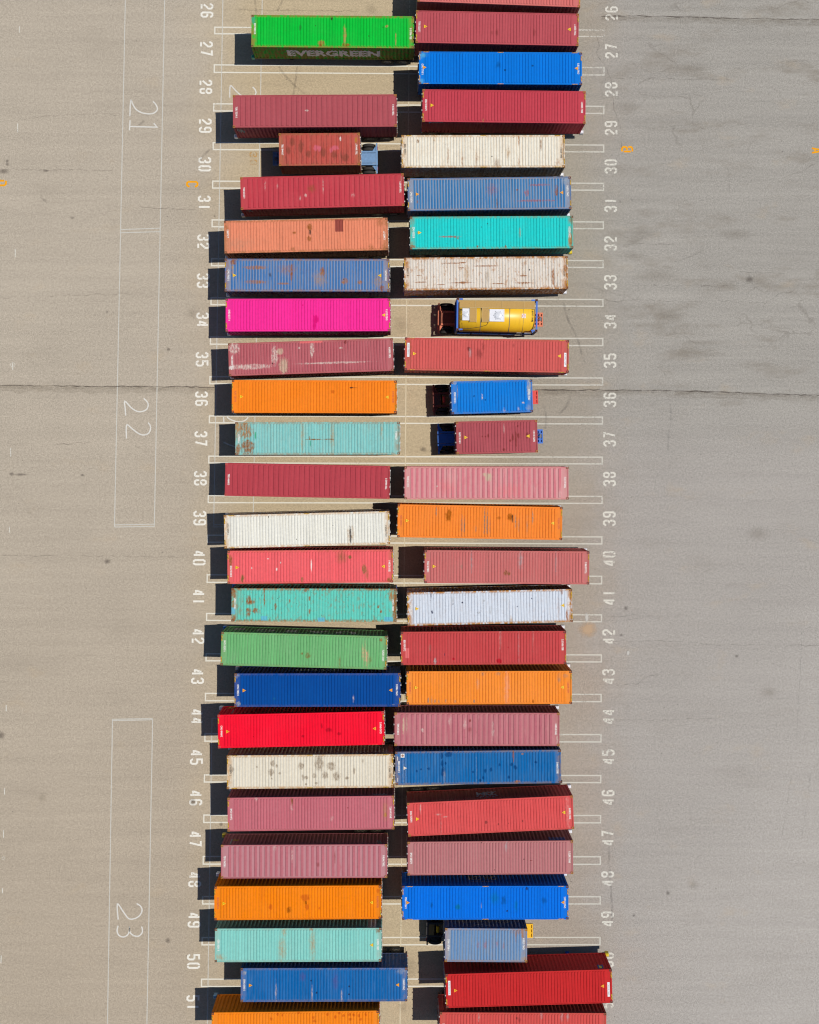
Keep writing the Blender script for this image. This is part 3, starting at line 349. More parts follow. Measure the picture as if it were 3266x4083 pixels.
def curve_pts(pts, k=4):       # Catmull-Rom through hand-drawn points
    o = []; n = len(pts)
    for i in range(n - 1):
        p0 = pts[max(i - 1, 0)]; p1 = pts[i]; p2 = pts[i + 1]; p3 = pts[min(i + 2, n - 1)]
        for j in range(k):
            t = j / k
            o.append(tuple(.5 * (2 * p1[d] + (p2[d] - p0[d]) * t + (2 * p0[d] - 5 * p1[d] + 4 * p2[d] - p3[d]) * t * t + (3 * p1[d] - p0[d] - 3 * p2[d] + p3[d]) * t ** 3) for d in (0, 1)))
    o.append(tuple(pts[-1])); return o

TXT = {}
def text_mesh(s, width, height, bold=.012):
    """flat lettering, centred, scaled to the given width and height"""
    key = (s, round(width, 3), round(height, 3), bold)
    if key in TXT: return TXT[key]
    cu = bpy.data.curves.new('lettering', 'FONT'); cu.body = s; cu.size = 1.0; cu.resolution_u = 2; cu.offset = bold
    o = bpy.data.objects.new('lettering', cu); COL.objects.link(o)
    bpy.context.view_layer.update()
    me = bpy.data.meshes.new_from_object(o.evaluated_get(bpy.context.evaluated_depsgraph_get()))
    bpy.data.objects.remove(o); bpy.data.curves.remove(cu)
    xs = [v.co.x for v in me.vertices]; ys = [v.co.y for v in me.vertices]
    cx, cy = (min(xs) + max(xs)) / 2, (min(ys) + max(ys)) / 2; kx = width / (max(xs) - min(xs)); ky = height / (max(ys) - min(ys))
    for v in me.vertices: v.co = ((v.co.x - cx) * kx, (v.co.y - cy) * ky, 0)
    me.materials.clear(); me.materials.append(None)
    TXT[key] = me; return me

# ------------------------------------------------------------------ ground
GM = MB(); gs = 1500.0
GM.quad((-gs, -gs, 0), (gs, -gs, 0), (gs, gs, 0), (-gs, gs, 0))
m, n, b = new_mat('asphalt_pavement', .9, .12)
tc = n.n('ShaderNodeTexCoord').outputs['Object']; sx = n.n('ShaderNodeSeparateXYZ'); n.l(tc, sx.inputs[0]); X, Y = sx.outputs[0], sx.outputs[1]
wob = n.noise(tc, .25, 4); xw = n.m('ADD', X, n.m('MULTIPLY', n.m('SUBTRACT', wob, .5), 5.0))
LEFT, MID, RIGHT, RIGHT2 = alb((188, 176, 159)), alb((194, 176, 146)), alb((168, 163, 155)), alb((173, 167, 160))
rag = n.m('MULTIPLY', n.m('SUBTRACT', n.noise(tc, 1.1, 5, .7), .5), 3.0)
lft = n.mix(n.ss(Y, -42, 12), alb((184, 170, 151)), LEFT)
c = n.mix(n.ss(xw, -17, -10), lft, MID)
rr = n.mix(n.ss(Y, -3.0, 5.5), RIGHT2, RIGHT)
edge = n.mix(n.ss(Y, -25.0, 15.0), alb((172, 160, 147)), alb((166, 158, 144)))
c = n.mix(n.ss(n.m('ADD', xw, rag), 2.0, 11.5), c, edge)
c = n.mix(n.ss(n.m('ADD', xw, rag), 13.5, 18.5), c, rr)
c = n.mix(n.m('MULTIPLY', n.ss(n.m('SUBTRACT', X, n.m('MULTIPLY', Y, .5)), 30, 52), .8), c, alb((185, 179, 172)))
# big soft patches, long east-west paving streaks, aggregate
pat = n.noise(tc, .11, 4, .6)
st1 = n.noise(n.vmul(tc, (.045, .95, 1.)), 1.0, 5, .62); st2 = n.noise(n.vmul(tc, (.12, 2.6, 1.)), 1.0, 4, .6)
rt = n.ss(X, 14, 20); up = n.m('MULTIPLY', rt, n.ss(Y, 2.5, 4.6))
val = n.m('ADD', n.m('MULTIPLY_ADD', pat, .16, .92), n.m('MULTIPLY', n.m('SUBTRACT', st1, .5), n.m('MULTIPLY_ADD', up, .14, .20)))
val = n.m('ADD', val, n.m('MULTIPLY', n.m('SUBTRACT', st2, .5), n.m('MULTIPLY_ADD', up, .12, .13)))
ag = n.noise(tc, 5.5, 3, .7); ag2 = n.noise(tc, 12.0, 3, .7)
val = n.m('ADD', val, n.m('MULTIPLY', n.m('SUBTRACT', ag, .5), .66)); val = n.m('ADD', val, n.m('MULTIPLY', n.m('SUBTRACT', ag2, .5), 1.15))
hv = n.n('ShaderNodeHueSaturation'); n.l(c, hv.inputs['Color']); n.l(val, hv.inputs['Value']); c = hv.outputs[0]
# grime blotches, mostly on the old slab at the upper right
gr = n.noise(n.vmul(tc, (.16, .42, 1.)), 1.0, 6, .68)
c = n.mix(n.m('MULTIPLY', n.ss(gr, .50, .72), n.m('MULTIPLY_ADD', up, .42, .12)), c, alb((134, 124, 110)))
wr = n.noise(n.vadd(n.vmul(tc, (.3, .5, 1.)), (40., 9., 0.)), 1.0, 5, .6)
c = n.mix(n.m('MULTIPLY', n.ss(wr, .58, .76), .22), c, alb((196, 172, 138)))
# fine alligator cracking in scattered areas
dst = n.n('ShaderNodeTexNoise'); n.l(tc, dst.inputs['Vector']); dst.inputs['Scale'].default_value = .9; dst.inputs['Detail'].default_value = 4
vv = n.vadd(n.vmul(tc, (.45, .8, 1.)), n.vmul(dst.outputs['Color'], (.9, .9, 0.)))
vo = n.n('ShaderNodeTexVoronoi', feature='DISTANCE_TO_EDGE'); n.l(vv, vo.inputs['Vector']); vo.inputs['Scale'].default_value = .62
msk = n.ss(n.noise(n.vadd(tc, (13., 5., 0.)), .16, 4, .6), .50, .66)
crk = n.m('MULTIPLY', n.m('SUBTRACT', 1.0, n.ss(vo.outputs['Distance'], .006, .028)), n.m('MULTIPLY', msk, n.m('MULTIPLY_ADD', up, .16, .09)))
c = n.mix(crk, c, alb((92, 82, 72)))
fleck = n.noise(n.vadd(tc, (3., 77., 0.)), 9.0, 2, .5)
c = n.mix(n.m('MULTIPLY', n.ss(fleck, .74, .80), .7), c, alb((220, 208, 190)))
c = n.mix(n.m('MULTIPLY', n.ss(n.noise(n.vadd(tc, (63., 17., 0.)), 4.0, 2, .5), .745, .79), .65), c, alb((78, 66, 64)))
n.l(c, b.inputs['Base Color'])
bp = n.n('ShaderNodeBump'); bp.inputs['Strength'].default_value = .25; bp.inputs['Distance'].default_value = .02; n.l(ag2, bp.inputs['Height']); n.l(bp.outputs[0], b.inputs['Normal'])
ground = put('ground', GM.mesh('ground'), m)
ground['kind'] = 'structure'; ground['label'] = 'weathered beige and grey asphalt yard with painted bays and numbers'

WHITE = decal_paint('white_line_paint', (243, 239, 228), .38)
WORN = decal_paint('worn_white_line_paint', (226, 222, 210), .41, 9., .10)
HAND = decal_paint('chalk_white_paint', (246, 243, 235), .34, 9., .14, .8)
FAINT = decal_paint('faint_white_line_paint', (244, 242, 232), .35, 9.0, .16, .62)
DULL = decal_paint('dull_white_line_paint', (222, 208, 178), .40)
YELL = decal_paint('yellow_letter_paint', (252, 172, 8), .33)
DARK = decal_paint('crack_filler', (106, 95, 87), .49, 4.0, .18, .30)
DARKJ = decal_paint('dark_joint_line', (92, 80, 72), .45, 2.5, .16, .55)  # thin dark tar line of the paving joints
JOINT = decal_paint('joint_grime', (136, 122, 102), .48, 1.8, .2, .15)

LINE, ln_, lb_ = new_mat('bay_line_paint', .8, .12)
lp = ln_.n('ShaderNodeNewGeometry').outputs['Position']; lx_ = ln_.n('ShaderNodeSeparateXYZ'); ln_.l(lp, lx_.inputs[0])
rs = ln_.ss(lx_.outputs[0], 2.0, 13.0)
ln_.l(ln_.mix(rs, alb((240, 235, 220)), alb((218, 214, 202))), lb_.inputs['Base Color'])
wz = ln_.m('ADD', ln_.m('MULTIPLY', ln_.noise(lp, 8.0, 6, .7), .7), ln_.m('MULTIPLY', ln_.noise(lp, .5, 4), .3))
wt = ln_.m('MULTIPLY_ADD', rs, .02, .37); wt = ln_.m('ADD', wt, ln_.m('MULTIPLY', ln_.m('MULTIPLY', rs, ln_.ss(lx_.outputs[1], 24.0, 34.0)), .07))
ln_.l(ln_.m('MULTIPLY', ln_.ss(ln_.m('SUBTRACT', wz, wt), -.09, .09), .93), lb_.inputs['Alpha'])

def mark(name, mb, mat, z, label=None):
    me = mb.mesh(name, 1, fix=False)
    for p in me.polygons:
        if p.normal.z < 0: p.flip()
    o = put(name, me, mat, ground, (0, 0, z)); 
    if label: o['label'] = label
    return o
def gx(x, y): return x + .0092 * y          # the painted grid runs a touch off square
def gy(k, i, x):
    y = BAY[k][i] if k in BAY else {26: (36.1, 35.56), 51: (-40.3, -40.85)}[k][i]
    return y + (16.2 - x) / 30.5 * (.08 if y > -5 else .16)
for k in range(26, 52):
    xl, xr = -14.3, 16.15; y0, y1 = gy(k, 0, xl), gy(k, 1, xl); mb = MB()
    ya, yb = gy(k, 0, xr), gy(k, 1, xr)
    P4 = [(gx(xl, y0), y0), (gx(xr, ya), ya), (gx(xr, yb), yb), (gx(xl, y1), y1)]
    if k in (26, 51): pass
    pts = []
    for (p, q) in zip(P4, P4[1:] + P4[:1]):
        nn = 12 if abs(p[0] - q[0]) > 3 else 1
        for i in range(nn): pts.append((p[0] + (q[0] - p[0]) * i / nn, p[1] + (q[1] - p[1]) * i / nn))
    ribbon(pts, .10, closed=True, mb=mb)
    mark('bay_line', mb, LINE, .004)
mark('centre_line', ribbon([(gx(.87, y), y) for y in (60, 30, 0, -30, -60)], .085), DULL, .0065)

def sgl(d):
    g = {'0': [[(.42, 1), (.25, 1), (0, .87), (0, .13), (.25, 0), (.42, 0)], [(.58, 1), (.75, 1), (1, .87), (1, .13), (.75, 0), (.58, 0)]],
         '1': [[(.5, 1), (.5, 0)]],
         '2': [[(0, .75), (0, .87), (.25, 1), (.75, 1), (1, .87), (1, .65), (.02, .2)], [(0, 0), (1, 0)]],
         '3': [[(0, .78), (0, .87), (.25, 1), (.75, 1), (1, .87), (1, .66), (.84, .53), (.4, .53)], [(1, .42), (1, .13), (.75, 0), (.25, 0), (0, .13), (0, .22)]],
         '4': [[(.74, 1), (.74, 0)], [(.42, .84), (0, .36), (0, .25), (.44, .25)]],
         '5': [[(1, 1), (0, 1), (0, .58), (.72, .58), (1, .47), (1, .13), (.75, 0), (.25, 0), (0, .13), (0, .2)]],
         '6': [[(1, .8), (1, .87), (.75, 1), (.25, 1), (0, .87), (0, .13), (.25, 0), (.75, 0), (1, .13), (1, .42), (.75, .54), (.3, .54)]],
         '7': [[(0, 1), (1, 1), (.42, 0)]],
         '8': [[(.25, .56), (0, .68), (0, .87), (.25, 1), (.75, 1), (1, .87), (1, .68), (.75, .56), (.25, .56)], [(0, .40), (0, .13), (.25, 0), (.75, 0), (1, .13), (1, .40)]],
         'C': [[(1, .25), (1, .13), (.75, 0), (.25, 0), (0, .13), (0, .87), (.25, 1), (.75, 1), (1, .87), (1, .75)]],
         'D': [[(0, 1), (.7, 1), (1, .85), (1, .15), (.7, 0), (0, 0)], [(0, .84), (0, .16)]],
         'B': [[(0, 1), (.7, 1), (1, .87), (1, .68), (.8, .53), (.3, .53)], [(1, .40), (1, .13), (.7, 0), (0, 0)], [(0, .84), (0, .16)]],
         'A': [[(.0, 0), (.42, 1)], [(1, 0), (.60, 1)], [(.38, .3), (.63, .3)]]}
    g['9'] = [[(1 - x, 1 - y) for x, y in s] for s in g['6']]
    return g[d]
def stencil(s, W=.48, H=.99, st=.145, gap=.16):
    mb = MB(); L = len(s) * W + (len(s) - 1) * gap; x = -L / 2
    for ch in s:
        for pl in sgl(ch):
            ribbon([(x + st / 2 + a * (W - st), -H / 2 + st / 2 + c * (H - st)) for a, c in pl], st, mb=mb)
        x += W + gap
    return mb
for k in range(26, 52):
    ya = sum(gy(k, i, 0) for i in (0, 1)) / 2
    yb = sum(gy(k + 1, i, 0) for i in (0, 1)) / 2 if k < 51 else ya - 3.05
    yc = (ya + yb) / 2
    o = mark('bay_number', stencil(str(k)), WHITE, .0045, 'white stencilled %d facing the left aisle' % k); o.location = (gx(-14.93, yc), yc + .12, .0045); o.rotation_euler = (0, 0, R(-90))
    o = mark('bay_number', stencil(str(k)), WORN, .0045, 'worn white stencilled %d facing the right aisle' % k); o.location = (gx(16.72, yc), yc + .05, .0045); o.rotation_euler = (0, 0, R(90))
for ch, rz in (('C', -90), ('B', 90), ('D', -90), ('A', -90)):
    o = mark('lane_letter', stencil(ch, .5, .95, .14), YELL, .0045, 'yellow stencilled letter %s' % ch); o.location = (*LET[ch], .0045); o.rotation_euler = (0, 0, R(rz))
o = mark('lane_letter', stencil('30', .42, .6, .1, .2), decal_paint('faded_yellow_paint', (222, 168, 90), .52), .0045, 'faded yellow number'); o.location = (-10.95, 22.9, .0045); o.rotation_euler = (0, 0, R(-90))
for nm in E2: mark('chalk_line', ribbon([(a + (b_ - a) * t, c_ + (d_ - c_) * t) for (a, c_), (b_, d_) in [E2[nm]] for t in (0, .25, .5, .75, 1)], .075), FAINT, .0055)
for p, q in X2: mark('chalk_line', ribbon([p, q], .07), FAINT, .0075)
for nm in HW:
    mb = MB()
    for s in HW[nm]: ribbon(curve_pts(s) if len(s) > 4 else s, .10, mb=mb)
    mark('chalk_number', mb, HAND, .0085, 'hand painted %s' % nm if nm in ('21', '22', '23') else None)
for p, q in DASH: mark('survey_mark', ribbon([p, q], .07), WORN, .0045)
for (x, y), r in zip(CIRC, (.17, .1)): mark('survey_mark', ribbon([(x + r * math.cos(t * math.pi / 8), y + r * math.sin(t * math.pi / 8)) for t in range(16)], .03, closed=True), WORN, .008)
for pts, wd in CRACK:
    big_ = wd > .09
    mark('pavement_crack', ribbon(jagged(pts, .35, .07 if not big_ else .035), .07 if big_ else .045, jag=.02), DARKJ if big_ else DARK, .0095)
    if big_:
        for dy, ww in ((-.10, .22), (-.24, .5)): mark('joint_stain', ribbon(jagged([(x, y + dy) for x, y in pts], .7, .08), ww, jag=.1), JOINT, .0030 if ww > .3 else .0034)
TM, n, b = new_mat('tyre_rubber_mark', .8, .2)
b.inputs['Base Color'].default_value = alb((74, 70, 74)); tcx = n.n('ShaderNodeNewGeometry').outputs['Position']
n.l(n.m('MULTIPLY', n.ss(n.noise(tcx, 1.6, 5, .6), .3, .7), .20), b.inputs['Alpha'])
for i, t in enumerate(TYRE): mark('tyre_mark', ribbon(curve_pts(t, 6), .16 if i not in (9, 10, 12, 13, 14) else .05), TM, .0105)
def spot_mat(name, c, am, edge=.35):
    m, n, b = new_mat(name, .75, .2); b.inputs['Base Color'].default_value = alb(c)
    tc = n.n('ShaderNodeTexCoord').outputs['Object']; ln = n.n('ShaderNodeVectorMath', operation='LENGTH'); n.l(tc, ln.inputs[0])
    ps = n.n('ShaderNodeNewGeometry').outputs['Position']
    d = n.m('ADD', ln.outputs['Value'], n.m('MULTIPLY', n.m('SUBTRACT', n.noise(ps, 2.6, 5, .7), .5), 1.3))
    n.l(n.m('MULTIPLY', n.m('SUBTRACT', 1.0, n.ss(d, .72 - edge, .72 + edge)), am), b.inputs['Alpha']); return m
OM = {'d': spot_mat('oil_drip', (90, 78, 72), .36, .6), 'o': spot_mat('oil_film', (134, 121, 102), .16, .8), 'l': spot_mat('sand_spill', (222, 188, 150), .6, .5), 'w': spot_mat('paint_spill', (225, 222, 214), .7, .3)}
SQ = MB(); SQ.quad((-1.4, -1.4, 0), (1.4, -1.4, 0), (1.4, 1.4, 0), (-1.4, 1.4, 0)); SQM = SQ.mesh('stain')
for i, (x, y, ra, rb, ty) in enumerate(OILW):
    o = put({'d': 'oil_stain', 'o': 'oil_stain', 'l': 'sand_stain', 'w': 'paint_stain'}[ty], SQM, OM[ty], ground, (x, y, .012 + .0004 * i)); o.scale = (ra, rb, 1)

# ------------------------------------------------------------------ container meshes
HW2 = 1.219
def side_off(x, L):            # depth of the side corrugation at x (0 = outer face)
    p = .2776; t = ((x + L / 2 - .2) / p) % 1.0
    if t < .26: return 0.
    if t < .50: return -.036 * (t - .26) / .24
    if t < .76: return -.036
    return -.036 * (1 - (t - .76) / .24)
def side_breaks(L):
    p = .2776; x = -L / 2 + .2; o = []
    while x < L / 2 - .12:
        o += [x, x + .26 * p, x + .5 * p, x + .76 * p]; x += p
    return [q for q in o if q < L / 2 - .12] + [L / 2 - .12]
def roof_mesh(L, h, wide):
    p = .371 if wide else .2135; mb = MB(); val = []
    x0 = -L / 2 + .42; nr = int((L - .84) / p); p = (L - .84) / nr
    prof = [(-L / 2 + .06, 0), (x0 - .02, 0)]
    a, bq, cq, dq = (.10, .175, .60, .675) if wide else (.12, .25, .68, .81)
    for i in range(nr):
        x = x0 + i * p; prof += [(x + a * p, 0), (x + bq * p, 1), (x + cq * p, 1), (x + dq * p, 0)]
    prof += [(L / 2 - .42 + .02, 0), (L / 2 - .06, 0)]
    rows = [(-1.17, 0), (-1.10, 0), (-1.065, 1), (1.065, 1), (1.10, 0), (1.17, 0)]
    zv, zt = h - .044, h - .006
    for (y, k) in rows:
        for (x, r) in prof: mb.v.append((x, y, zt if r and k else zv)); val.append(0. if r and k else 1.)
    w_ = len(prof)
    for j in range(len(rows) - 1):
        for i in range(w_ - 1): mb.f.append((j * w_ + i, j * w_ + i + 1, (j + 1) * w_ + i + 1, (j + 1) * w_ + i)); mb.mi.append(0)
    me = mb.mesh('roof', fix=False)
    at = me.attributes.new('valley', 'FLOAT', 'POINT'); at.data.foreach_set('value', val)
    return me
def side_mesh(L, h, s):
    mb = MB(); xs = [-L / 2 + .10] + side_breaks(L)
    xs = [(x, side_off(x, L) if i else side_off(xs[1], L)) for i, x in enumerate(xs)]
    for i in range(len(xs) - 1):
        (xa, oa), (xb, ob) = xs[i], xs[i + 1]; ya, yb = s * (HW2 - .012 + oa), s * (HW2 - .012 + ob)
        q = [(xa, ya, .14), (xb, yb, .14), (xb, yb, h - .06), (xa, ya, h - .06)]
        mb.quad(*(q if s < 0 else q[::-1]))
    return mb.mesh('side_wall', fix=False)
def end_mesh(L, h):
    mb = MB(); p = .25; ys = [(-1.088, 0)]; y = -1.05
    while y < 1.0: ys += [(y, 0), (y + .07, 0), (y + .125, -.045), (y + .195, -.045)]; y += p
    ys.append((1.088, 0)); X0 = L / 2 - .03
    for (a, oa), (c, oc) in zip(ys[:-1], ys[1:]): mb.quad((X0 + oa, a, .15), (X0 + oc, c, .15), (X0 + oc, c, h - .1), (X0 + oa, a, h - .1))
    return mb.mesh('end_wall', fix=False)
def frame_mesh(L, h):
    mb = MB(); a = L / 2
    for sx_ in (-1, 1):
        for sy in (-1, 1):
            mb.box(*sorted((sx_ * (a - .01), sx_ * (a - .15))), *sorted((sy * (HW2 - .005), sy * (HW2 - .13))), .112, h - .112)
        xs = sorted((sx_ * (a - .012), sx_ * (a - .10)))
        mb.box(*xs, -HW2 + .166, HW2 - .166, h - .11, h - .010); mb.box(*xs, -HW2 + .166, HW2 - .166, .02, .13)
    for sy in (-1, 1):
        ys = sorted((sy * (HW2 - .006), sy * (HW2 - .066)))
        mb.box(-a + .182, a - .182, *ys, h - .075, h - .006); mb.box(-a + .182, a - .182, *ys, .02, .15)
    return mb.mesh('frame')
def door_mesh(L, h, s):
    mb = MB(); x1 = -L / 2 + .02; ys = sorted((s * .006, s * 1.085))
    mb.box(x1, x1 + .05, *ys, .14, h - .12)
    for z0 in (.30, .95, 1.6):
        for k in range(2): mb.box(x1 - .012, x1 - .001, ys[0] + .06, ys[1] - .06, z0 + k * .32, z0 + k * .32 + .2)
    return mb.mesh('door')
def rod_mesh(L, h, y):
    mb = MB(); x = -L / 2 - .025
    mb.lathe([(.05, .022), (h - .05, .022)], 'z', 8, (x, y, 0))
    for z in (.06, h - .10): mb.box(x - .03, x + .04, y - .05, y + .05, z, z + .06)
    for z in (.7, 1.3, 1.9): mb.box(x - .02, x + .03, y - .045, y + .045, z, z + .05)
    mb.box(x - .03, x - .012, y - .02, y + .42 * (1 if y > 0 else -1) * (-1), 1.15, 1.19)
    return mb.mesh('locking_rod')
def casting_mesh():
    mb = MB(); a, c, z1, z0 = .089, .081, .118, 0.; ha, hb = .058, .033
    mb.quad((-a, -c, z0), (-a, c, z0), (-a, c, z1), (-a, -c, z1)); mb.quad((a, -c, z0), (a, -c, z1), (a, c, z1), (a, c, z0))
    mb.quad((-a, -c, z0), (-a, -c, z1), (a, -c, z1), (a, -c, z0)); mb.quad((-a, c, z0), (a, c, z0), (a, c, z1), (-a, c, z1)); mb.quad((-a, -c, z0), (a, -c, z0), (a, c, z0), (-a, c, z0))
    O = [(-a, -c), (a, -c), (a, c), (-a, c)]; H = [(-ha, -hb), (ha, -hb), (ha, hb), (-ha, hb)]
    for i in range(4):
        j = (i + 1) % 4
        mb.quad((*O[i], z1), (*O[j], z1), (*H[j], z1), (*H[i], z1)); mb.quad((*H[i], z1), (*H[j], z1), (*H[j], z1 - .06), (*H[i], z1 - .06), mi=1)
    mb.quad(*[(*q, z1 - .06) for q in H], mi=1)
    return mb.mesh('corner_casting', 2, fix=False)
def stripe_mesh(ln, wd, along='y'):
    mb = MB(); mb.box(-wd / 2, wd / 2, -ln / 2, ln / 2, 0, .002, 0); k = 4; p = ln / k
    for i in range(k):
        y = -ln / 2 + i * p; mb.prism([(-wd / 2, y), (wd / 2, y + p * .42), (wd / 2, y + p * .9), (-wd / 2, y + p * .46)], .0025, .0045, 1)
    if along == 'x': mb.v = [(y, -x, z) for x, y, z in mb.v]
    return mb.mesh('hazard_stripe', 2)
def tri_mesh():
    mb = MB(); mb.prism([(-.11, -.13), (.14, 0), (-.11, .13)], 0, .003, 0); mb.prism([(-.05, -.018), (.05, -.012), (.05, .012), (-.05, .018)], .0035, .005, 1)
    return mb.mesh('warning_triangle', 2)
CAST = casting_mesh(); STRY = stripe_mesh(.40, .075); STRX = stripe_mesh(.42, .05, 'x'); TRI = tri_mesh()
PLATE = MB(); PLATE.box(-.085, .085, -.52, .52, 0, .0025); PLATE = PLATE.mesh('number_plate')
KIT = {}
def kit(ln, hc, wide):
    if (ln, hc, wide) not in KIT:
        L = 12.192 if ln == 40 else 6.058; h = 2.896 if hc else 2.591
        fl = MB(); fl.box(-L / 2 + .12, L / 2 - .12, -1.14, 1.14, .10, .16)
        for i in range(int(L / .6)): fl.box(-L / 2 + .3 + i * .6, -L / 2 + .36 + i * .6, -1.13, 1.13, .02, .098)
        KIT[(ln, hc, wide)] = dict(L=L, h=h, roof=roof_mesh(L, h, wide), sp=side_mesh(L, h, 1), sn=side_mesh(L, h, -1), end=end_mesh(L, h), frame=frame_mesh(L, h),
                                   dp=door_mesh(L, h, 1), dn=door_mesh(L, h, -1), rods=[rod_mesh(L, h, y) for y in (-.88, -.34, .34, .88)], floor=fl.mesh('floor'))
    return KIT[(ln, hc, wide)]
HOLE = plain('casting_hole', (38, 26, 20), .9); RODM = plain('galvanised_steel', (196, 194, 188), .45, .5); FLOORM = plain('floor_underside', (90, 74, 60), .9)  # casting holes: shade inside the recess painted as dark brown
CASTM = {'o': plain('ochre_casting', (178, 122, 52), .7), 'b': plain('brown_casting', (140, 92, 62), .75), 'r': plain('red_casting', (205, 90, 80), .7), 'd': plain('dark_casting', (112, 70, 58), .75)}
HAZY = plain('hazard_yellow', (240, 186, 20), .6, var=.15); HAZO = plain('hazard_orange', (238, 182, 110), .6, var=.15); HAZK = plain('hazard_black', (104, 78, 42), .7, var=.1)
TRIY = plain('triangle_yellow', (255, 205, 10), .5, var=.08); TRIO = plain('triangle_orange', (255, 170, 25), .5, var=.08); TRIW = plain('triangle_white', (240, 232, 222), .5, var=.08)
TRIK = plain('triangle_mark', (150, 110, 20), .6)
LETW = plain('white_lettering', (244, 240, 234), .6, var=.1); LETK = plain('dark_lettering', (96, 88, 78), .7, var=.1); LETR = plain('red_lettering', (208, 96, 60), .7, var=.1)
PLW = plain('white_plate', (246, 246, 248), .5, var=.05)

def wall_decal(root, K, me, u, z, s, mat, name='side_lettering', flip=False, lift=.003):
    """lettering or a painted panel laid over the corrugations of one side wall; u = centre along image right"""
    L = K['L']; sg = -1 if flip else 1; cx = u * sg
    ws = s * sg                          # which local wall (+y / -y)
    bm = bmesh.new(); bm.from_mesh(me)
    for v in bm.verts:
        x, y = v.co.x, v.co.y
        v.co = (cx + (x if ws < 0 else -x), 0, z + y)
    for x in side_breaks(L):
        bmesh.ops.bisect_plane(bm, geom=bm.verts[:] + bm.edges[:] + bm.faces[:], plane_co=(x, 0, 0), plane_no=(1, 0, 0), dist=1e-5)
    for v in bm.verts: v.co.y = ws * (HW2 - .012 + side_off(v.co.x, L) + lift)
    m2 = bpy.data.meshes.new(name); bm.to_mesh(m2); bm.free(); m2.materials.clear(); m2.materials.append(None)
    return put(name, m2, mat, root)
def panel(wd, ht):
    mb = MB(); mb.quad((-wd / 2, -ht / 2, 0), (wd / 2, -ht / 2, 0), (wd / 2, ht / 2, 0), (-wd / 2, ht / 2, 0)); return mb.mesh('panel', fix=False)
def stars(k, r, gap):
    mb = MB()
    for i in range(k):
        cx = (i - (k - 1) / 2) * gap; cy = (.22 if i % 2 else -.0)
        mb.quad(*[(cx + (r if j % 2 == 0 else r * .45) * math.sin(j * math.pi / 5), cy + (r if j % 2 == 0 else r * .45) * math.cos(j * math.pi / 5), 0) for j in range(10)])
    return mb.mesh('stars', fix=False)
def squiggle(wd, ht, turns, th):
    pts = [(-wd / 2 + wd * i / 40, ht / 2 * math.sin(i / 40 * turns * 6.283) * (.6 + .4 * math.sin(i * 1.7))) for i in range(41)]
    me = ribbon(pts, th).mesh('scribble', fix=False)
    for p in me.polygons:
        if p.normal.z < 0: p.flip()
    return me

# ------------------------------------------------------------------ chassis trailers
def wheel_meshes():
    t = MB(); w_, r = .125, .51
    t.lathe([(-w_, .29), (-w_, .44), (-w_ + .03, .495), (-w_ * .72, .508), (-.045, r), (-.035, r - .012), (.035, r - .012), (.045, r), (w_ * .72, .508), (w_ - .03, .495), (w_, .44), (w_, .29)], 'y', 28, cap=False)
    q = MB(); q.lathe([(-.10, .05), (-.10, .10), (-.04, .12), (-.05, .24), (-.115, .27), (-.12, .295), (.12, .295), (.115, .27), (.05, .24), (.04, .12), (.10, .10), (.10, .05)], 'y', 20)
    return t.mesh('tyre', smooth=True), q.mesh('rim')
TYREM, RIMM = wheel_meshes()
RUB = plain('tyre_rubber', (62, 60, 58), .85, .2, .3, 12.0); RIMC = plain('rim_grey', (150, 148, 142), .6); RIMB = plain('rim_blue', (50, 105, 170), .6)
BLK = plain('black_steel', (48, 46, 46), .7); LAMP = plain('tail_lamp_red', (170, 30, 25), .35); FLAPM = plain('mud_flap_rubber', (48, 47, 48), .9)
CH = {'steelblue': plain('steel_blue_paint', (112, 152, 196), .6), 'blue': plain('blue_chassis_paint', (45, 110, 205), .55), 'red': plain('red_chassis_paint', (232, 72, 62), .6), 'salmon': plain('salmon_chassis_paint', (222, 128, 96), .65),
      'yellow': plain('yellow_chassis_paint', (250, 190, 10), .55), 'dark': plain('dark_chassis_paint', (66, 62, 62), .7), 'oxide': plain('oxide_red_chassis_paint', (128, 62, 52), .7), 'navy': plain('navy_chassis_paint', (32, 50, 110), .65)}
CAPM = {'w': plain('white_bolster_cap', (238, 240, 246), .5), 't': plain('teal_bolster_cap', (40, 165, 145), .5), 'b': plain('blue_bolster_cap', (20, 110, 190), .5), 'y': plain('yellow_bolster_cap', (228, 200, 40), .5), 'g': plain('light_blue_bolster_cap', (110, 165, 205), .5)}
def lattice(mb, xs, ys, holes, z0, z1):
    for i in range(len(xs) - 1):
        for j in range(len(ys) - 1):
            if (i, j) not in holes: mb.box(xs[i], xs[i + 1], ys[j], ys[j + 1], z0, z1)
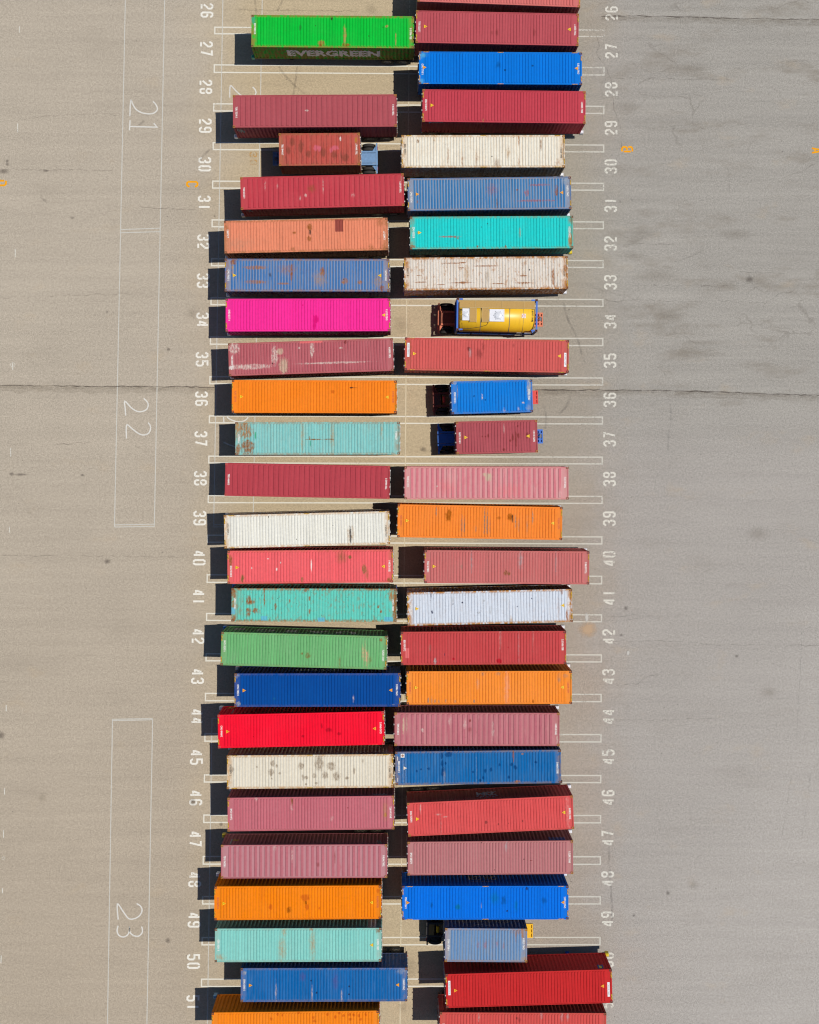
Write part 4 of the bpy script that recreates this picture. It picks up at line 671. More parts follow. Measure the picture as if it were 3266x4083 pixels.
def chassis_kit(ln, var):
    L = 12.192 if ln == 40 else 6.058; a = L / 2; k = {}
    rear = -a - (.02 if ln == 40 else 1.26); front = a + (.10 if ln == 40 else .0)
    f = MB()
    for s in (-1, 1):
        y = s * .48
        f.box(rear + .05, front - .1, y - .07, y + .07, 1.10, 1.13); f.box(rear + .05, front - .1, y - .012, y + .012, .80, 1.098); f.box(rear + .05, front - .1, y - .07, y + .07, .77, .798)
    x = rear + .8
    while x < front - .4: f.box(x, x + .08, -.408, .408, .90, 1.06); x += 1.22
    k['frame'] = f.mesh('frame')
    q = MB(); q.box(-a + .01, -a + .18, -1.2, 1.2, 1.132, 1.185)
    k['rear_bolster'] = q.mesh('rear_bolster')
    q = MB(); q.box(a - .16, a - .02, -1.2, 1.2, 1.132, 1.185)
    if ln == 40: q.box(a + .02, a + .12, -1.0, 1.0, .95, 1.22)
    k['front_bolster'] = q.mesh('front_bolster')
    if ln == 40:
        c_ = []
        for s in (-1, 1):
            q = MB(); q.bevbox(a + .015, a + .27, *sorted((s * .98, s * 1.215)), .98, 1.48, .06); c_.append(q.mesh('bolster_cap'))
        k['caps'] = c_
    q = MB(); q.box(rear, rear + .11, -1.17, 1.17, .86, 1.02)
    if ln == 20:
        q.box(rear - .02, rear + .14, -.56, .56, 1.02, 1.135)
        for s in (-1, 1): q.prism([(rear + .112, s * 1.0), (rear + .112, s * .56), (rear + .40, s * .56)][::s], .93, .96)
    else: q.box(rear, rear + .08, -.9, .9, .5, .6); [q.box(rear + .02, rear + .06, s * .7 - .04, s * .7 + .04, .6, .858) for s in (-1, 1)]
    k['rear_bumper'] = q.mesh('rear_bumper')
    if ln == 20:
        q = MB()
        if var == 'plate': q.box(rear + .145, -a + .005, -.375, .375, 1.08, 1.115)
        else: q.box(rear + .145, rear + .56, -.405, .405, 1.08, 1.115)
        k['deck_plate'] = q.mesh('deck_plate')
        if var != 'plate':
            q = MB(); q.lathe([(-.24, .06), (-.22, .11), (.22, .11), (.24, .06)], 'y', 16, (rear + .84, 0, 1.0)); k['air_tank'] = q.mesh('air_tank', smooth=False)
        q = MB(); x0, x1 = a - .25, a + .72
        if var == 'plate': lattice(q, [x0, x0 + .3, x0 + .42, x0 + .56, x0 + .66, x0 + .82, x0 + .9, x1], [-.54, -.42, -.25, -.16, .16, .25, .42, .54], {(i, j) for i in (1, 3, 5) for j in (1, 3, 5)}, 1.10, 1.18)
        else: lattice(q, [x0, x0 + .36, x0 + .42, x0 + .84, x0 + .90, x1], [-.52, -.44, -.2, -.11, .11, .2, .44, .52], {(i, j) for i in (1, 3) for j in (1, 3, 5)}, 1.10, 1.18)
        q.box(x0 + .02, x1 - .02, -.5, .5, 1.02, 1.04)
        k['coupler_plate'] = q.mesh('coupler_plate')
        q = MB(); q.box(x1 - .22, x1 - .12, -.10, .20, 1.182, 1.27); q.lathe([(1.182, .05), (1.30, .04)], 'z', 10, (x1 - .3, -.02, 0)); q.tube([(x1 - .17, .15, 1.26), (x1 - .3, .24, 1.34), (x1 - .48, .12, 1.28), (x1 - .62, .02, 1.2)], .02)
        k['air_coupling'] = q.mesh('air_coupling')
    ax = [rear + .83, rear + 2.05] if ln == 40 else [-a - .60, -a + .66]
    k['axles'] = ax
    q = MB(); q.lathe([(-1.0, .06), (1.0, .06)], 'y', 12, (0, 0, .51)); [q.box(-.4, .4, s * .44 - .04, s * .44 + .04, .56, .68) for s in (-1, 1)]
    k['axle'] = q.mesh('axle')
    lg = []
    for s in (-1, 1):
        q = MB(); q.box(a - 2.75, a - 2.63, s * .72 - .06, s * .72 + .06, .06, 1.05); q.box(a - 2.83, a - 2.55, s * .72 - .14, s * .72 + .14, .013, .06); q.box(a - 2.72, a - 2.66, *sorted((s * .50, s * .658)), .86, .94); lg.append(q.mesh('landing_leg'))
    k['legs'] = lg
    fl = []
    for s in (-1, 1):
        q = MB(); xf = rear + (.12 if ln == 40 else .16); q.box(xf, xf + .012, *sorted((s * .60, s * 1.15)), .25, .84); fl.append(q.mesh('mud_flap'))
    k['flaps'] = fl
    tl = []
    for s in (-1, 1):
        q = MB(); q.box(rear - .03, rear - .001, *sorted((s * .66, s * .92)), .89, .99); tl.append(q.mesh('tail_light'))
    k['lights'] = tl
    return k
CK = {(40, ''): chassis_kit(40, ''), (20, 'plate'): chassis_kit(20, 'plate'), (20, 'open'): chassis_kit(20, 'open')}
def build_chassis(x, y, rz, ln, var, colour, cap, label, rim):
    k = CK[(ln, var)]; m = CH[colour]; dk = {'red': plain('shaded_grimy_deck', (92, 62, 58), .8), 'yellow': plain('shaded_grimy_brown_deck', (150, 118, 70), .8), 'salmon': plain('shaded_grimy_red_deck', (150, 88, 66), .8)}.get(colour, m); bm_ = {'red': CH['oxide'], 'yellow': CH['dark']}.get(colour, m) if ln == 20 else m  # short trailers: tail shade painted into darker deck and frame colours, with grime
    t = thing('chassis_trailer', (x, y, 0), rz, label, 'trailer', 'chassis trailers under the containers')
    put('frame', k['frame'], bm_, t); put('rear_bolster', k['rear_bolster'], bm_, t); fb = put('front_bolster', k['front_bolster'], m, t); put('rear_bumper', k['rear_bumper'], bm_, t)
    if ln == 40:
        for c_ in k['caps']: put('bolster_cap', c_, CAPM[cap], fb)
    else:
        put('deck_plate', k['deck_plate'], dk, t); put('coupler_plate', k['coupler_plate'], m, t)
        if 'air_tank' in k: put('air_tank', k['air_tank'], m, t)
        if colour in ('steelblue', 'salmon', 'blue'): put('air_coupling', k['air_coupling'], plain('coupling_grey', (120, 124, 130), .5), t)
    for axx in k['axles']:
        A = put('axle', k['axle'], BLK, t, (axx, 0, 0))
        for s in (-1, 1):
            for d in (.75, 1.05):
                w_ = bpy.data.objects.new('wheel', None); COL.objects.link(w_); w_.parent = t; w_.location = (axx, s * d, .515); w_.empty_display_size = .2
                put('tyre', TYREM, RUB, w_); put('rim', RIMM, rim, w_)
    for q in k['legs']: put('landing_leg', q, m, t)
    for q in k['flaps']: put('mud_flap', q, FLAPM, t)
    for q in k['lights']: put('tail_light', q, LAMP, t)
    return t

# ------------------------------------------------------------------ the containers
# base colour, wear, roof pattern, lettering, trailer colours, label
def C(base, word, label, code='', wide=0, cast='b', hz='', tri='', cap='w', ch='dark', var='', codec=LETW, cv=(0, 0), plate=0, rim=None, **k):
    k.update(base=base, word=word); return dict(c=k, label=label, code=code, wide=wide, cast=cast, hz=hz, tri=tri, cap=cap, ch=ch, var=var, codec=codec, cv=cv, plate=plate, rim=rim or RIMC)
BOX = {
 'L01': C((0, 200, 62), 'bright_green', 'bright green long container with large white lettering on its side', 'EISU 908215 8', cap='t', cv=(.18, -.1), fade=(75, 175, 85), er=.8, rust=(165, 115, 65), va=.06, sp=.25, st=.04),
 'L02': C((180, 84, 92), 'rose_maroon', 'plain rose maroon long container beside number 29, left row with one pale mark mid roof', 'TGBU 752196 5', 1, 'o', cv=(-.05, .05), fade=(188, 102, 108), er=.08, di=.05, st=.1, sp=.03),
 'L03': C((198, 84, 74), 'mottled_red', 'short mottled brick red container on a steel blue trailer', 'TRIU 384416 7', 1, 'o', ch='steelblue', var='plate', fade=(190, 120, 105), va=.15, st=.35, di=.75, sp=.3, er=.5, rust=(170, 120, 80)),
 'L04': C((200, 66, 78), 'crimson', 'tilted crimson long container with wide roof ribs beside number 31, left row', 'TGBU 651653 9', 1, 'o', cv=(.05, .2), fade=(205, 95, 100), er=.1, st=.12, di=.08, sp=.05),
 'L05': C((242, 146, 112), 'salmon', 'salmon orange long container with dark rust stains and a maroon roof patch', '13475 7', cast='b', cv=(.25, -.1), fade=(225, 150, 118), va=.3, er=.65, rust=(160, 110, 65), sp=.35, di=.22, st=.3),
 'L06': C((62, 122, 186), 'rusty_blue', 'faded blue long container with orange brown rust streaks beside number 33, left row', 'CMAU 596329 2', hz='e', tri='y', fade=(150, 160, 182), va=.75, st=.45, er=.6, ru=.1, rust=(168, 108, 48), cast='b'),
 'L07': C((255, 50, 158), 'magenta', 'vivid magenta pink long container', 'ONEU 021171 4', hz='e', tri='r', fade=(255, 70, 165), va=.05, er=.06, st=.05, di=.04, sp=.06),
 'L08': C((186, 94, 102), 'worn_maroon', 'tilted worn maroon long container with large pale scuffs on the roof', 'TGBU 500693 4', cast='b', cv=(-.1, .15), fade=(205, 130, 135), va=.35, st=.35, er=.2, sp=.3, di=.1),
 'L09': C((255, 138, 32), 'orange', 'bright clean orange long container beside number 36, left row', 'HLXU 120114 0', hz='e', tri='y', codec=LETR, cast='d', fade=(255, 150, 60), va=.12, er=.08, st=.1, di=.04, sp=.03, ch='oxide'),
 'L10': C((136, 208, 204), 'pale_teal', 'pale teal long container with brown rusted panels at its left end', '629943 6', cast='b', cv=(.0, .2), fade=(180, 205, 195), va=.25, st=.45, er=.55, ru=.12, sp=.5, rust=(168, 116, 62)),
 'L11': C((186, 70, 80), 'dark_red', 'clean dark red long container with wide roof ribs beside number 38, left row', 'TRIU 446443 0', 1, 'r', cv=(0, -.1), fade=(200, 85, 94), va=.18, er=.05, st=.12, di=.03, sp=.02),
 'L12': C((240, 238, 228), 'clean_white', 'white long container with a black soot streak on its roof, beside number 39', 'OOLU 997572 0', hz='es', codec=LETK, cast='o', cv=(.2, -.25), fade=(236, 228, 208), va=.12, er=.6, rust=(205, 150, 75), st=.15, di=.05, sp=.15),
 'L13': C((248, 104, 110), 'coral', 'coral pink red long container with olive brown roof stains', 'SEGU 921284 0', hz='e', tri='y', cast='b', cv=(-.3, 0), fade=(240, 125, 125), va=.12, er=.35, rust=(160, 110, 60), st=.15, sp=.15),
 'L14': C((100, 214, 196), 'rusty_turquoise', 'turquoise long container with heavy brown rust blotches beside number 41, left row', 'UESU 115361', cast='b', cv=(.1, 0), fade=(140, 205, 190), va=.25, st=.3, er=.9, ru=.4, sp=.9, di=.2, rust=(164, 108, 52), cap='b', ch='blue'),
 'L15': C((112, 186, 118), 'sage_green', 'sage green long container with pink scrapes near its right end', 'UACU 102767 0', hz='e', cast='b', cv=(.2, -.2), fade=(150, 190, 145), va=.25, st=.3, er=.2, sp=.2, di=.12, cap='b', ch='navy'),
 'L16': C((0, 76, 157), 'dark_blue', 'plain dark blue long container beside number 43, left row', 'CMAU 748054 5', hz='e', tri='o', cast='b', fade=(15, 98, 178), va=.1, st=.12, er=.15, sp=.08, di=.06, rust=(170, 130, 100)),
 'L17': C((255, 18, 52), 'vivid_red', 'vivid pure red long container', 'CAAU 404664 2', hz='e', tri='o', cast='r', cv=(0, 0), fade=(255, 60, 80), va=.06, st=.1, er=.03, di=.04, sp=.02),
 'L18': C((236, 228, 210), 'spotted_cream', 'cream long container covered with grey brown roof spots', 'OOLU 709791 2', hz='es', codec=LETK, cast='o', cv=(.15, -.1), fade=(225, 210, 185), va=.25, st=.25, er=.7, rust=(200, 145, 72), di=.12, sp=.2),
 'L19': C((202, 108, 120), 'dusty_rose', 'dusty rose long container with an ochre stain at its right end', 'BMOU 641497 2', hz='e', cast='o', fade=(205, 132, 140), va=.4, st=.25, er=.1, sp=.2, di=.08),
 'L20': C((194, 112, 122), 'striped_mauve', 'mauve pink long container with broad faded roof stripes beside number 47, left row', 'TEMU 744738 0', 1, 'o', fade=(196, 142, 148), va=.85, st=.3, er=.12, sp=.08, di=.06, cap='y'),
 'L21': C((255, 138, 8), 'stained_orange', 'vivid orange long container with darker orange stains beside number 49, left row', 'HLXU 546754 8', hz='e', tri='y', codec=LETR, cast='d', fade=(240, 150, 60), va=.15, st=.25, er=.08, di=.12, sp=.05),
 'L22': C((138, 214, 204), 'mint_teal', 'mint teal long container with two pinkish tan roof streaks beside number 50, left row', 'GESU 102561 5', tri='r', cast='b', fade=(170, 212, 200), va=.2, st=.3, er=.25, sp=.12, di=.08, rust=(180, 130, 95)),
 'L23': C((0, 104, 176), 'worn_blue', 'mid blue long container with worn grey corners, second from the bottom left', 'CMAU 630003 5', tri='o', cast='b', fade=(95, 138, 188), va=.2, st=.4, er=.4, sp=.12, rust=(160, 130, 120)),
 'L24': C((255, 140, 22), 'spotted_orange', 'orange long container cut off by the bottom edge, roof full of dark orange spots', hz='e', cast='d', fade=(240, 155, 70), va=.15, st=.2, er=.12, di=.1, sp=.1, cap='g', ch='blue'),
 'R01': C((220, 116, 112), 'light_red', 'light red long container cut off by the top edge', 'TCNU 481120 2', hz='e', cast='o', fade=(222, 138, 132), va=.3, er=.1, st=.15, di=.05, sp=.03),
 'R02': C((192, 86, 94), 'maroon', 'maroon long container with yellow triangles right of the bright green one', 'TCNU 322337 7', hz='e', tri='y', cast='o', fade=(200, 105, 110), va=.15, er=.05, st=.1, di=.1, sp=.02),
 'R03': C((0, 124, 226), 'bright_blue', 'clean bright blue long container beside number 28, right row', 'CMAU 777187 3', hz='eso', tri='o', cast='b', cv=(-.1, 0), fade=(5, 130, 228), va=.06, er=.12, st=.05, di=.04, sp=.03, rust=(60, 140, 190), ch='navy'),
 'R04': C((200, 70, 84), 'crimson_red', 'crimson long container with deep roof ribs beside number 29, right row', 'EISU 540471', hz='e', tri='l', cast='o', cv=(.05, 0), fade=(205, 88, 98), va=.1, er=.05, st=.1, di=.03, sp=.03, ch='blue'),
 'R05': C((246, 241, 226), 'stained_cream', 'cream long container with brownish rib stains beside number 30, right row', 'BBAU 459591 1', hz='es', codec=LETK, cast='o', cv=(.15, -.1), fade=(232, 206, 172), va=.25, st=.5, er=.7, ru=.10, rust=(192, 140, 74), sp=.35, di=.12),
 'R06': C((54, 126, 184), 'grey_striped_blue', 'blue long container with grey worn stripes beside number 31, right row', 'CMAU 715574 1', hz='e', tri='o', cast='b', cv=(-.2, .15), fade=(150, 165, 186), va=.85, st=.4, er=.45, sp=.25, rust=(160, 125, 105)),
 'R07': C((34, 218, 214), 'bright_turquoise', 'bright turquoise long container with rusty ends beside number 32, right row', 'ZZAU 425222 8', tri='l', cast='b', cv=(.05, 0), fade=(70, 205, 200), va=.08, st=.1, er=.6, ru=.04, rust=(150, 140, 85), sp=.5, cap='y'),
 'R08': C((238, 230, 220), 'rusty_white', 'white long container with many rust streaks and rust lines', '905271 8', codec=LETK, hz='e', cast='b', cv=(.15, 0), fade=(218, 196, 168), va=.3, st=.55, er=1.0, ru=.5, rust=(186, 122, 54), sp=.5, di=.2, ch='blue', rim=RIMB),
 'R10': C((218, 98, 94), 'brick_red', 'brick red long container with white number plates above the short blue one', 'AAFU 730410 4', hz='es', tri='y', cast='d', codec=LETK, plate=1, cv=(.3, -.25), fade=(208, 112, 105), va=.15, st=.15, er=.3, rust=(160, 110, 75), sp=.15, di=.1),
 'R11': C((0, 130, 226), 'short_blue', 'short blue container on a red trailer', 'CSNU 122212 2', cast='d', ch='red', var='open', cv=(0, .1), fade=(70, 140, 200), va=.1, st=.15, er=.3, sp=.1, rust=(140, 125, 120)),
 'R12': C((182, 86, 94), 'short_maroon', 'short maroon container on a blue trailer', 'NAMU 101146 0', cast='o', tri='y', ch='blue', var='plate', fade=(188, 105, 110), va=.12, st=.12, er=.15, sp=.1, di=.06),
 'R13': C((218, 124, 134), 'faded_pink', 'faded pink long container with a beige roof splotch', 'TGHU 611131 2', 1, 'b', cv=(.1, .05), fade=(222, 168, 166), va=.7, st=.65, er=.25, di=.04, sp=.05, rust=(190, 140, 115)),
 'R14': C((255, 142, 52), 'oil_stained_orange', 'orange long container with brown oil stains and grey scrapes', 'HLXU 240292 6', hz='e', tri='y', codec=LETR, cast='d', cv=(0, 0), fade=(250, 155, 85), va=.12, st=.15, er=.06, di=.05, sp=.05),
 'R15': C((208, 112, 110), 'dusty_red', 'dusty red long container standing furthest right, beside number 40', 'TCLU 651980 2', hz='e', tri='l', cast='d', fade=(205, 140, 134), va=.3, st=.3, er=.08, di=.08, sp=.06),
 'R16': C((222, 229, 240), 'bluish_white', 'bluish white long container with rusty orange edges', 'CAMU 901143 1', hz='e', tri='y', cast='b', cv=(0, .1), fade=(210, 212, 216), va=.25, st=.2, er=1.0, rust=(190, 128, 50), ru=.1, sp=.35, di=.08),
 'R17': C((206, 74, 76), 'brick_crimson', 'brick red long container with a light red roof patch at its left end', 'BSIU 939137 2', hz='e', cast='d', cv=(.2, .2), fade=(206, 105, 102), va=.12, st=.3, er=.12, di=.1, sp=.15),
 'R18': C((255, 148, 50), 'light_orange', 'light orange long container with grey streaks along its lower roof edge', 'HLXU 843787 2', hz='e', tri='y', codec=LETR, cast='d', fade=(250, 165, 95), va=.15, st=.25, er=.1, di=.05, sp=.03),
 'R19': C((192, 108, 120), 'scraped_rose', 'rose long container with broad roof ribs and cream scrapes beside number 44, right row', 'TEMU 871804 0', 1, 'o', cv=(0, 0), fade=(208, 148, 148), va=.4, st=.6, er=.2, sp=.3, di=.12),
 'R20': C((0, 108, 178), 'spotted_blue', 'blue long container with round dark spots and a white triangle', 'BRKU 542949 5', tri='w', cast='b', cv=(.1, -.1), fade=(105, 140, 175), va=.12, st=.4, er=.7, rust=(150, 125, 110), sp=.25, di=.12),
 'R21': C((226, 86, 86), 'tilted_bright_red', 'tilted light red long container with white star lettering on its side', 'ZCSU 767839 8', hz='', tri='y', cast='o', cv=(.2, -.1), fade=(225, 110, 108), va=.15, st=.2, er=.12, di=.05, sp=.1),
 'R22': C((190, 118, 122), 'dull_mauve', 'dull mauve long container with a blue panel on its side', 'BMOU 288727 0', cast='o', fade=(198, 142, 140), va=.6, st=.3, er=.12, di=.08, sp=.08),
 'R23': C((0, 118, 232), 'azure', 'azure blue long container beside number 49, right row with a few dark smudges', 'CMAU 771264 5', hz='eso', tri='o', cast='d', cv=(0, 0), fade=(5, 124, 232), va=.06, st=.06, er=.08, sp=.1, di=.08, rust=(90, 140, 180), ch='blue'),
 'R24': C((106, 150, 198), 'short_grey_blue', 'short greyish blue container on a yellow trailer', 'CMAU 157358 4', cast='o', ch='yellow', var='open', cv=(0, .1), fade=(160, 165, 172), va=.5, st=.6, er=.5, sp=.15, rust=(175, 130, 100)),
 'R25': C((206, 46, 48), 'deep_red', 'deep red tilted long container with white number plates and a small blue logo', 'CAIU 261223 3', hz='e', tri='o', cast='d', codec=LETK, plate=1, cv=(.2, -.25), fade=(208, 60, 60), va=.06, st=.05, er=.03, di=.03, sp=.02, cap='y', ch='blue'),
 'R26': C((218, 84, 80), 'streaked_red', 'light red long container cut off by the bottom edge, grey streaks on its roof', 'TCKU 118240 6', cast='b', fade=(212, 115, 105), va=.15, st=.3, er=.2, di=.1, sp=.1, ch='oxide'),
}
BASE_Z = 1.2
def build_container(cid):
    x, y, th, ln, hc, stains = PLACED[cid]; q = BOX[cid]
    flip = cid[0] == 'L'                                  # front ends point away from the middle of the yard
    rz = th + (math.pi if flip else 0.0); sg = -1.0 if flip else 1.0
    K = kit(ln, hc, q['wide']); L, h = K['L'], K['h']
    pm = paint_mat(cid, q['c'], L / 2, stains, flip)
    t = thing('shipping_container', (x, y, BASE_Z), rz, q['label'], 'shipping container', 'shipping containers parked in two rows')
    put('roof', K['roof'], pm, t); put('side_wall', K['sp'], pm, t); put('side_wall', K['sn'], pm, t); put('end_wall', K['end'], pm, t); put('frame', K['frame'], pm, t); put('floor', K['floor'], FLOORM, t)
    for i, dk in enumerate(('dn', 'dp')):
        d = put('door', K[dk], pm, t)
        for r in K['rods'][2 * i:2 * i + 2]: put('locking_rod', r, RODM, d)
    for sx in (-1, 1):
        for sy in (-1, 1):
            for z in (0, h - .114): put('corner_casting', CAST, [CASTM[q['cast']], HOLE], t, (sx * (L / 2 - .089), sy * (HW2 - .081), z))
    if q['code']:
        me = text_mesh(q['code'], .82 if len(q['code']) > 9 else .6, .15 if not q['plate'] else .10, .03 if not q['plate'] else .0)
        for s, rot, v in ((-1, -90, q['cv'][0]), (1, 90, q['cv'][1])):
            zz = h - .041
            if q['plate']: put('number_plate', PLATE, PLW, t, (sg * s * (L / 2 - .27), sg * v, h - .042)); zz = h - .0375
            put('container_code', me, q['codec'], t, (sg * s * (L / 2 - .27), sg * v, zz), R(rot) + (math.pi if flip else 0))
    hz = q['hz']; hy = HAZO if 'o' in hz else HAZY
    if 'e' in hz:
        for s in (-1, 1):
            for v in (-.78, .78): put('hazard_stripe', STRY, [hy, HAZK], t, (s * (L / 2 - .056), v, h - .0085))
    if 's' in hz:
        for v in (-1, 1):
            for u in (-L / 2 + .55, 0, L / 2 - .55): put('hazard_stripe', STRX, [hy, HAZK], t, (u, v * (HW2 - .036), h - .005))
    tm = {'y': TRIY, 'o': TRIO, 'w': TRIW, 'l': TRIY, 'r': TRIY}.get(q['tri'])
    if tm:
        ends = {'l': (-1,), 'r': (1,), 'w': (-1,)}.get(q['tri'], (-1, 1))
        off = {'R03': .42, 'R23': .42, 'L07': .5}.get(cid, .72)
        for s in ends: put('warning_triangle', TRI, [tm, TRIK], t, (sg * s * (L / 2 - off), 0.02, h - .002), (0 if s < 0 else math.pi) + (math.pi if flip else 0))
    return t, K, flip
BUILT = {}
for cid in PLACED:
    if cid in BOX: BUILT[cid] = build_container(cid)
# lettering and panels on the long sides
def deco(cid, me, u, z, s, mat, name='side_lettering', lift=.003):
    t, K, fl = BUILT[cid]; return wall_decal(t, K, me, u, z, s, mat, name, fl, lift)
BRIGHT = plain('bright_white_lettering', (255, 255, 255), .6, var=.03)
GREYL = plain('grey_lettering', (176, 172, 166), .7, var=.15); PINKL = plain('pale_pink_lettering', (235, 205, 205), .7, var=.1)
deco('L01', text_mesh('EVERGREEN', 7.05, 1.25, .045), 0.0, 1.25, -1, BRIGHT)
deco('L07', text_mesh('ONE', 4.3, 1.9, .06), 0.0, 1.55, -1, PINKL)
deco('L15', text_mesh('U A S C', 7.5, .85, .04), 0.0, 1.5, 1, LETW)
deco('L15', panel(.8, .8), -5.0, 1.2, 1, GREYL, 'data_panel')
deco('L16', text_mesh('CMA CGM', 3.5, .6, .03), 0.0, 1.45, 1, LETW); deco('L16', squiggle(1.7, .12, 1.5, .05), .5, 2.15, 1, GREYL, 'side_emblem')
deco('R23', text_mesh('CMA CGM', 2.1, .9, .03), -.1, 1.2, 1, GREYL); deco('R23', squiggle(1.6, .14, 1.5, .05), -.2, 1.9, 1, GREYL, 'side_emblem')
deco('R24', text_mesh('CMA CGM', 3.9, .6, .03), -.1, 1.25, 1, GREYL); deco('R24', squiggle(1.4, .16, 1, .05), -.1, 1.9, 1, LETW, 'side_emblem')
deco('R06', text_mesh('CMA CGM', 4.4, .55, .03), 0.0, .9, -1, plain('dim_lettering', (120, 118, 100), .8)); deco('R06', squiggle(1.8, .1, 1.2, .05), -.3, 1.9, -1, plain('sky_blue_lettering', (40, 130, 190), .7), 'side_emblem')
deco('R21', text_mesh('ZIM', 1.5, .8, .04), -.15, 1.35, 1, plain('lilac_white_lettering', (205, 200, 225), .6)); deco('R21', stars(7, .14, .24), -.15, 1.95, 1, plain('lilac_white_lettering', (205, 200, 225), .6), 'side_emblem')
deco('R22', panel(1.2, .75), 4.95, 2.15, 1, plain('blue_panel', (70, 90, 175), .6), 'side_panel')
deco('L22', panel(.62, 2.0), 5.4, 1.5, 1, LETW, 'data_panel')

deco('R25', panel(.42, .6), 5.35, 2.35, 1, plain('navy_logo', (40, 50, 130), .6), 'side_emblem'); deco('R25', panel(.2, .34), 5.35, 2.38, 1, plain('yellow_logo', (215, 205, 60), .6), 'side_emblem', .008)
deco('R04', panel(.2, .3), -5.5, 2.6, -1, plain('blue_white_mark', (150, 190, 215), .7), 'side_emblem'); deco('R04', squiggle(.95, .26, 4, .07), -5.0, 2.6, -1, GREYL, 'side_marking')
deco('L18', squiggle(1.5, .36, 4.5, .12), 4.4, 2.45, 1, plain('dark_red_graffiti', (120, 30, 40), .7), 'graffiti')
deco('L19', squiggle(1.05, .3, 4, .08), 5.05, 2.4, 1, plain('pale_graffiti', (190, 195, 205), .7), 'graffiti')
deco('L20', panel(.46, .22), -5.15, 1.45, 1, plain('yellow_mark', (205, 165, 30), .7), 'side_marking'); deco('L20', panel(.09, 1.25), -5.45, 1.8, 1, GREYL, 'side_marking'); deco('L20', squiggle(.3, .9, 2, .08), 5.5, 2.0, 1, GREYL, 'graffiti')
deco('L17', panel(.5, .3), -5.45, .5, 1, plain('yellow_mark', (205, 165, 30), .7), 'side_marking'); deco('L17', panel(.06, 1.3), -5.15, 1.7, 1, GREYL, 'side_marking')
deco('L02', squiggle(.45, 1.1, 2, .12), -5.6, 1.9, -1, GREYL, 'graffiti'); deco('L04', squiggle(.4, .9, 2, .08), -5.5, 1.9, -1, GREYL, 'graffiti')
# the blue one with round spots carries a small white badge and two white bars on its roof
t, K, fl = BUILT['R20']; bd = MB(); bd.box(-.14, .14, -.14, .14, 0, .003); bd.lathe([(.0035, .09), (.006, .09)], 'z', 16, (0, 0, 0), 1)
put('roof_badge', bd.mesh('roof_badge', 2), [LETW, plain('brown_badge', (165, 120, 100), .6)], t, (-5.55, .93, K['h'] - .004))
for v in (.72, -.82):
    bd = MB(); bd.box(-.02, .02, -.14, .14, 0, .003); put('roof_bar', bd.mesh('roof_bar'), LETW, t, (-5.92, v, K['h'] - .008))

# ------------------------------------------------------------------ trailers under every container
for cid, (x, y, th, ln, hc, st) in PLACED.items():
    flip = cid[0] == 'L'; rz = th + (math.pi if flip else 0)
    if cid == 'R09': ch, var, cap, rim, lab = 'salmon', 'plate', 'w', RIMC, 'salmon pink trailer carrying the yellow tank'
    else:
        q = BOX[cid]; ch, var, cap, rim = q['ch'], q['var'], q['cap'], q['rim']
        bay = {**{'L%02d' % i: (27, 29, 30, 31, 32, 33, 34, 35, 36, 37, 38, 39, 40, 41, 42, 43, 44, 45, 46, 47, 48, 49, 50, 51)[i - 1] for i in range(1, 25)}, **{'R%02d' % i: 25 + i for i in range(1, 27)}}[cid]
        lab = {'L03': 'steel blue trailer under the short mottled red container', 'R11': 'bright red trailer under the short blue container', 'R12': 'blue trailer under the short maroon container', 'R24': 'yellow trailer under the short greyish blue container'}.get(
            cid, 'trailer under the %s container beside number %d in the %s row' % (q['c']['word'].replace('_', ' '), bay, 'left' if flip else 'right'))
    build_chassis(x, y, rz, ln, var, ch, cap, lab, rim)

# ------------------------------------------------------------------ the yellow tank in its blue frame
x, y, th, ln, hc, st = PLACED['R09']
T = thing('tank_container', (x, y, BASE_Z), th, 'yellow tank in a blue frame with white hatches and a brown walkway', 'tank container')
L, h = 6.058, 2.591; a = L / 2
BLUE = plain('tank_frame_blue', (48, 108, 205), .5, var=.2)
tm, n, b = new_mat('tank_yellow_paint', .38, .45)
tcn = n.n('ShaderNodeTexCoord').outputs['Object']
hv = n.n('ShaderNodeHueSaturation'); hv.inputs['Color'].default_value = alb((255, 202, 48)); n.l(n.m('MULTIPLY_ADD', n.noise(tcn, 1.3, 5, .6), .25, .90), hv.inputs['Value'])
sy = n.n('ShaderNodeSeparateXYZ'); n.l(tcn, sy.inputs[0])
sk = n.m('MULTIPLY', n.ss(n.noise(n.vmul(tcn, (4., .5, .5)), 1.2, 5, .6), .5, .75), .25)
n.l(n.mix(sk, hv.outputs[0], alb((165, 120, 50))), b.inputs['Base Color'])
q = MB(); r = 1.165; zc = 1.36
q.lathe([(-a + .10, .30), (-a + .14, .75), (-a + .22, 1.02), (-a + .34, r), (a - .34, r), (a - .22, 1.02), (a - .14, .75), (a - .10, .30)], 'x', 56, (0, 0, zc))
tank = put('tank', q.mesh('tank', smooth=True), tm, T)
try:
    tank.data.shade_smooth()
except Exception: pass
for xx, wd in ((-1.2, .05), (.95, .05), (1.98, .02)):
    q = MB(); q.lathe([(xx - wd / 2, r + .003), (xx - wd / 2, r + .012), (xx + wd / 2, r + .012), (xx + wd / 2, r + .003)], 'x', 56, (0, 0, zc), cap=False); put('band', q.mesh('band'), plain('band_grey', (150, 138, 110), .5), T)
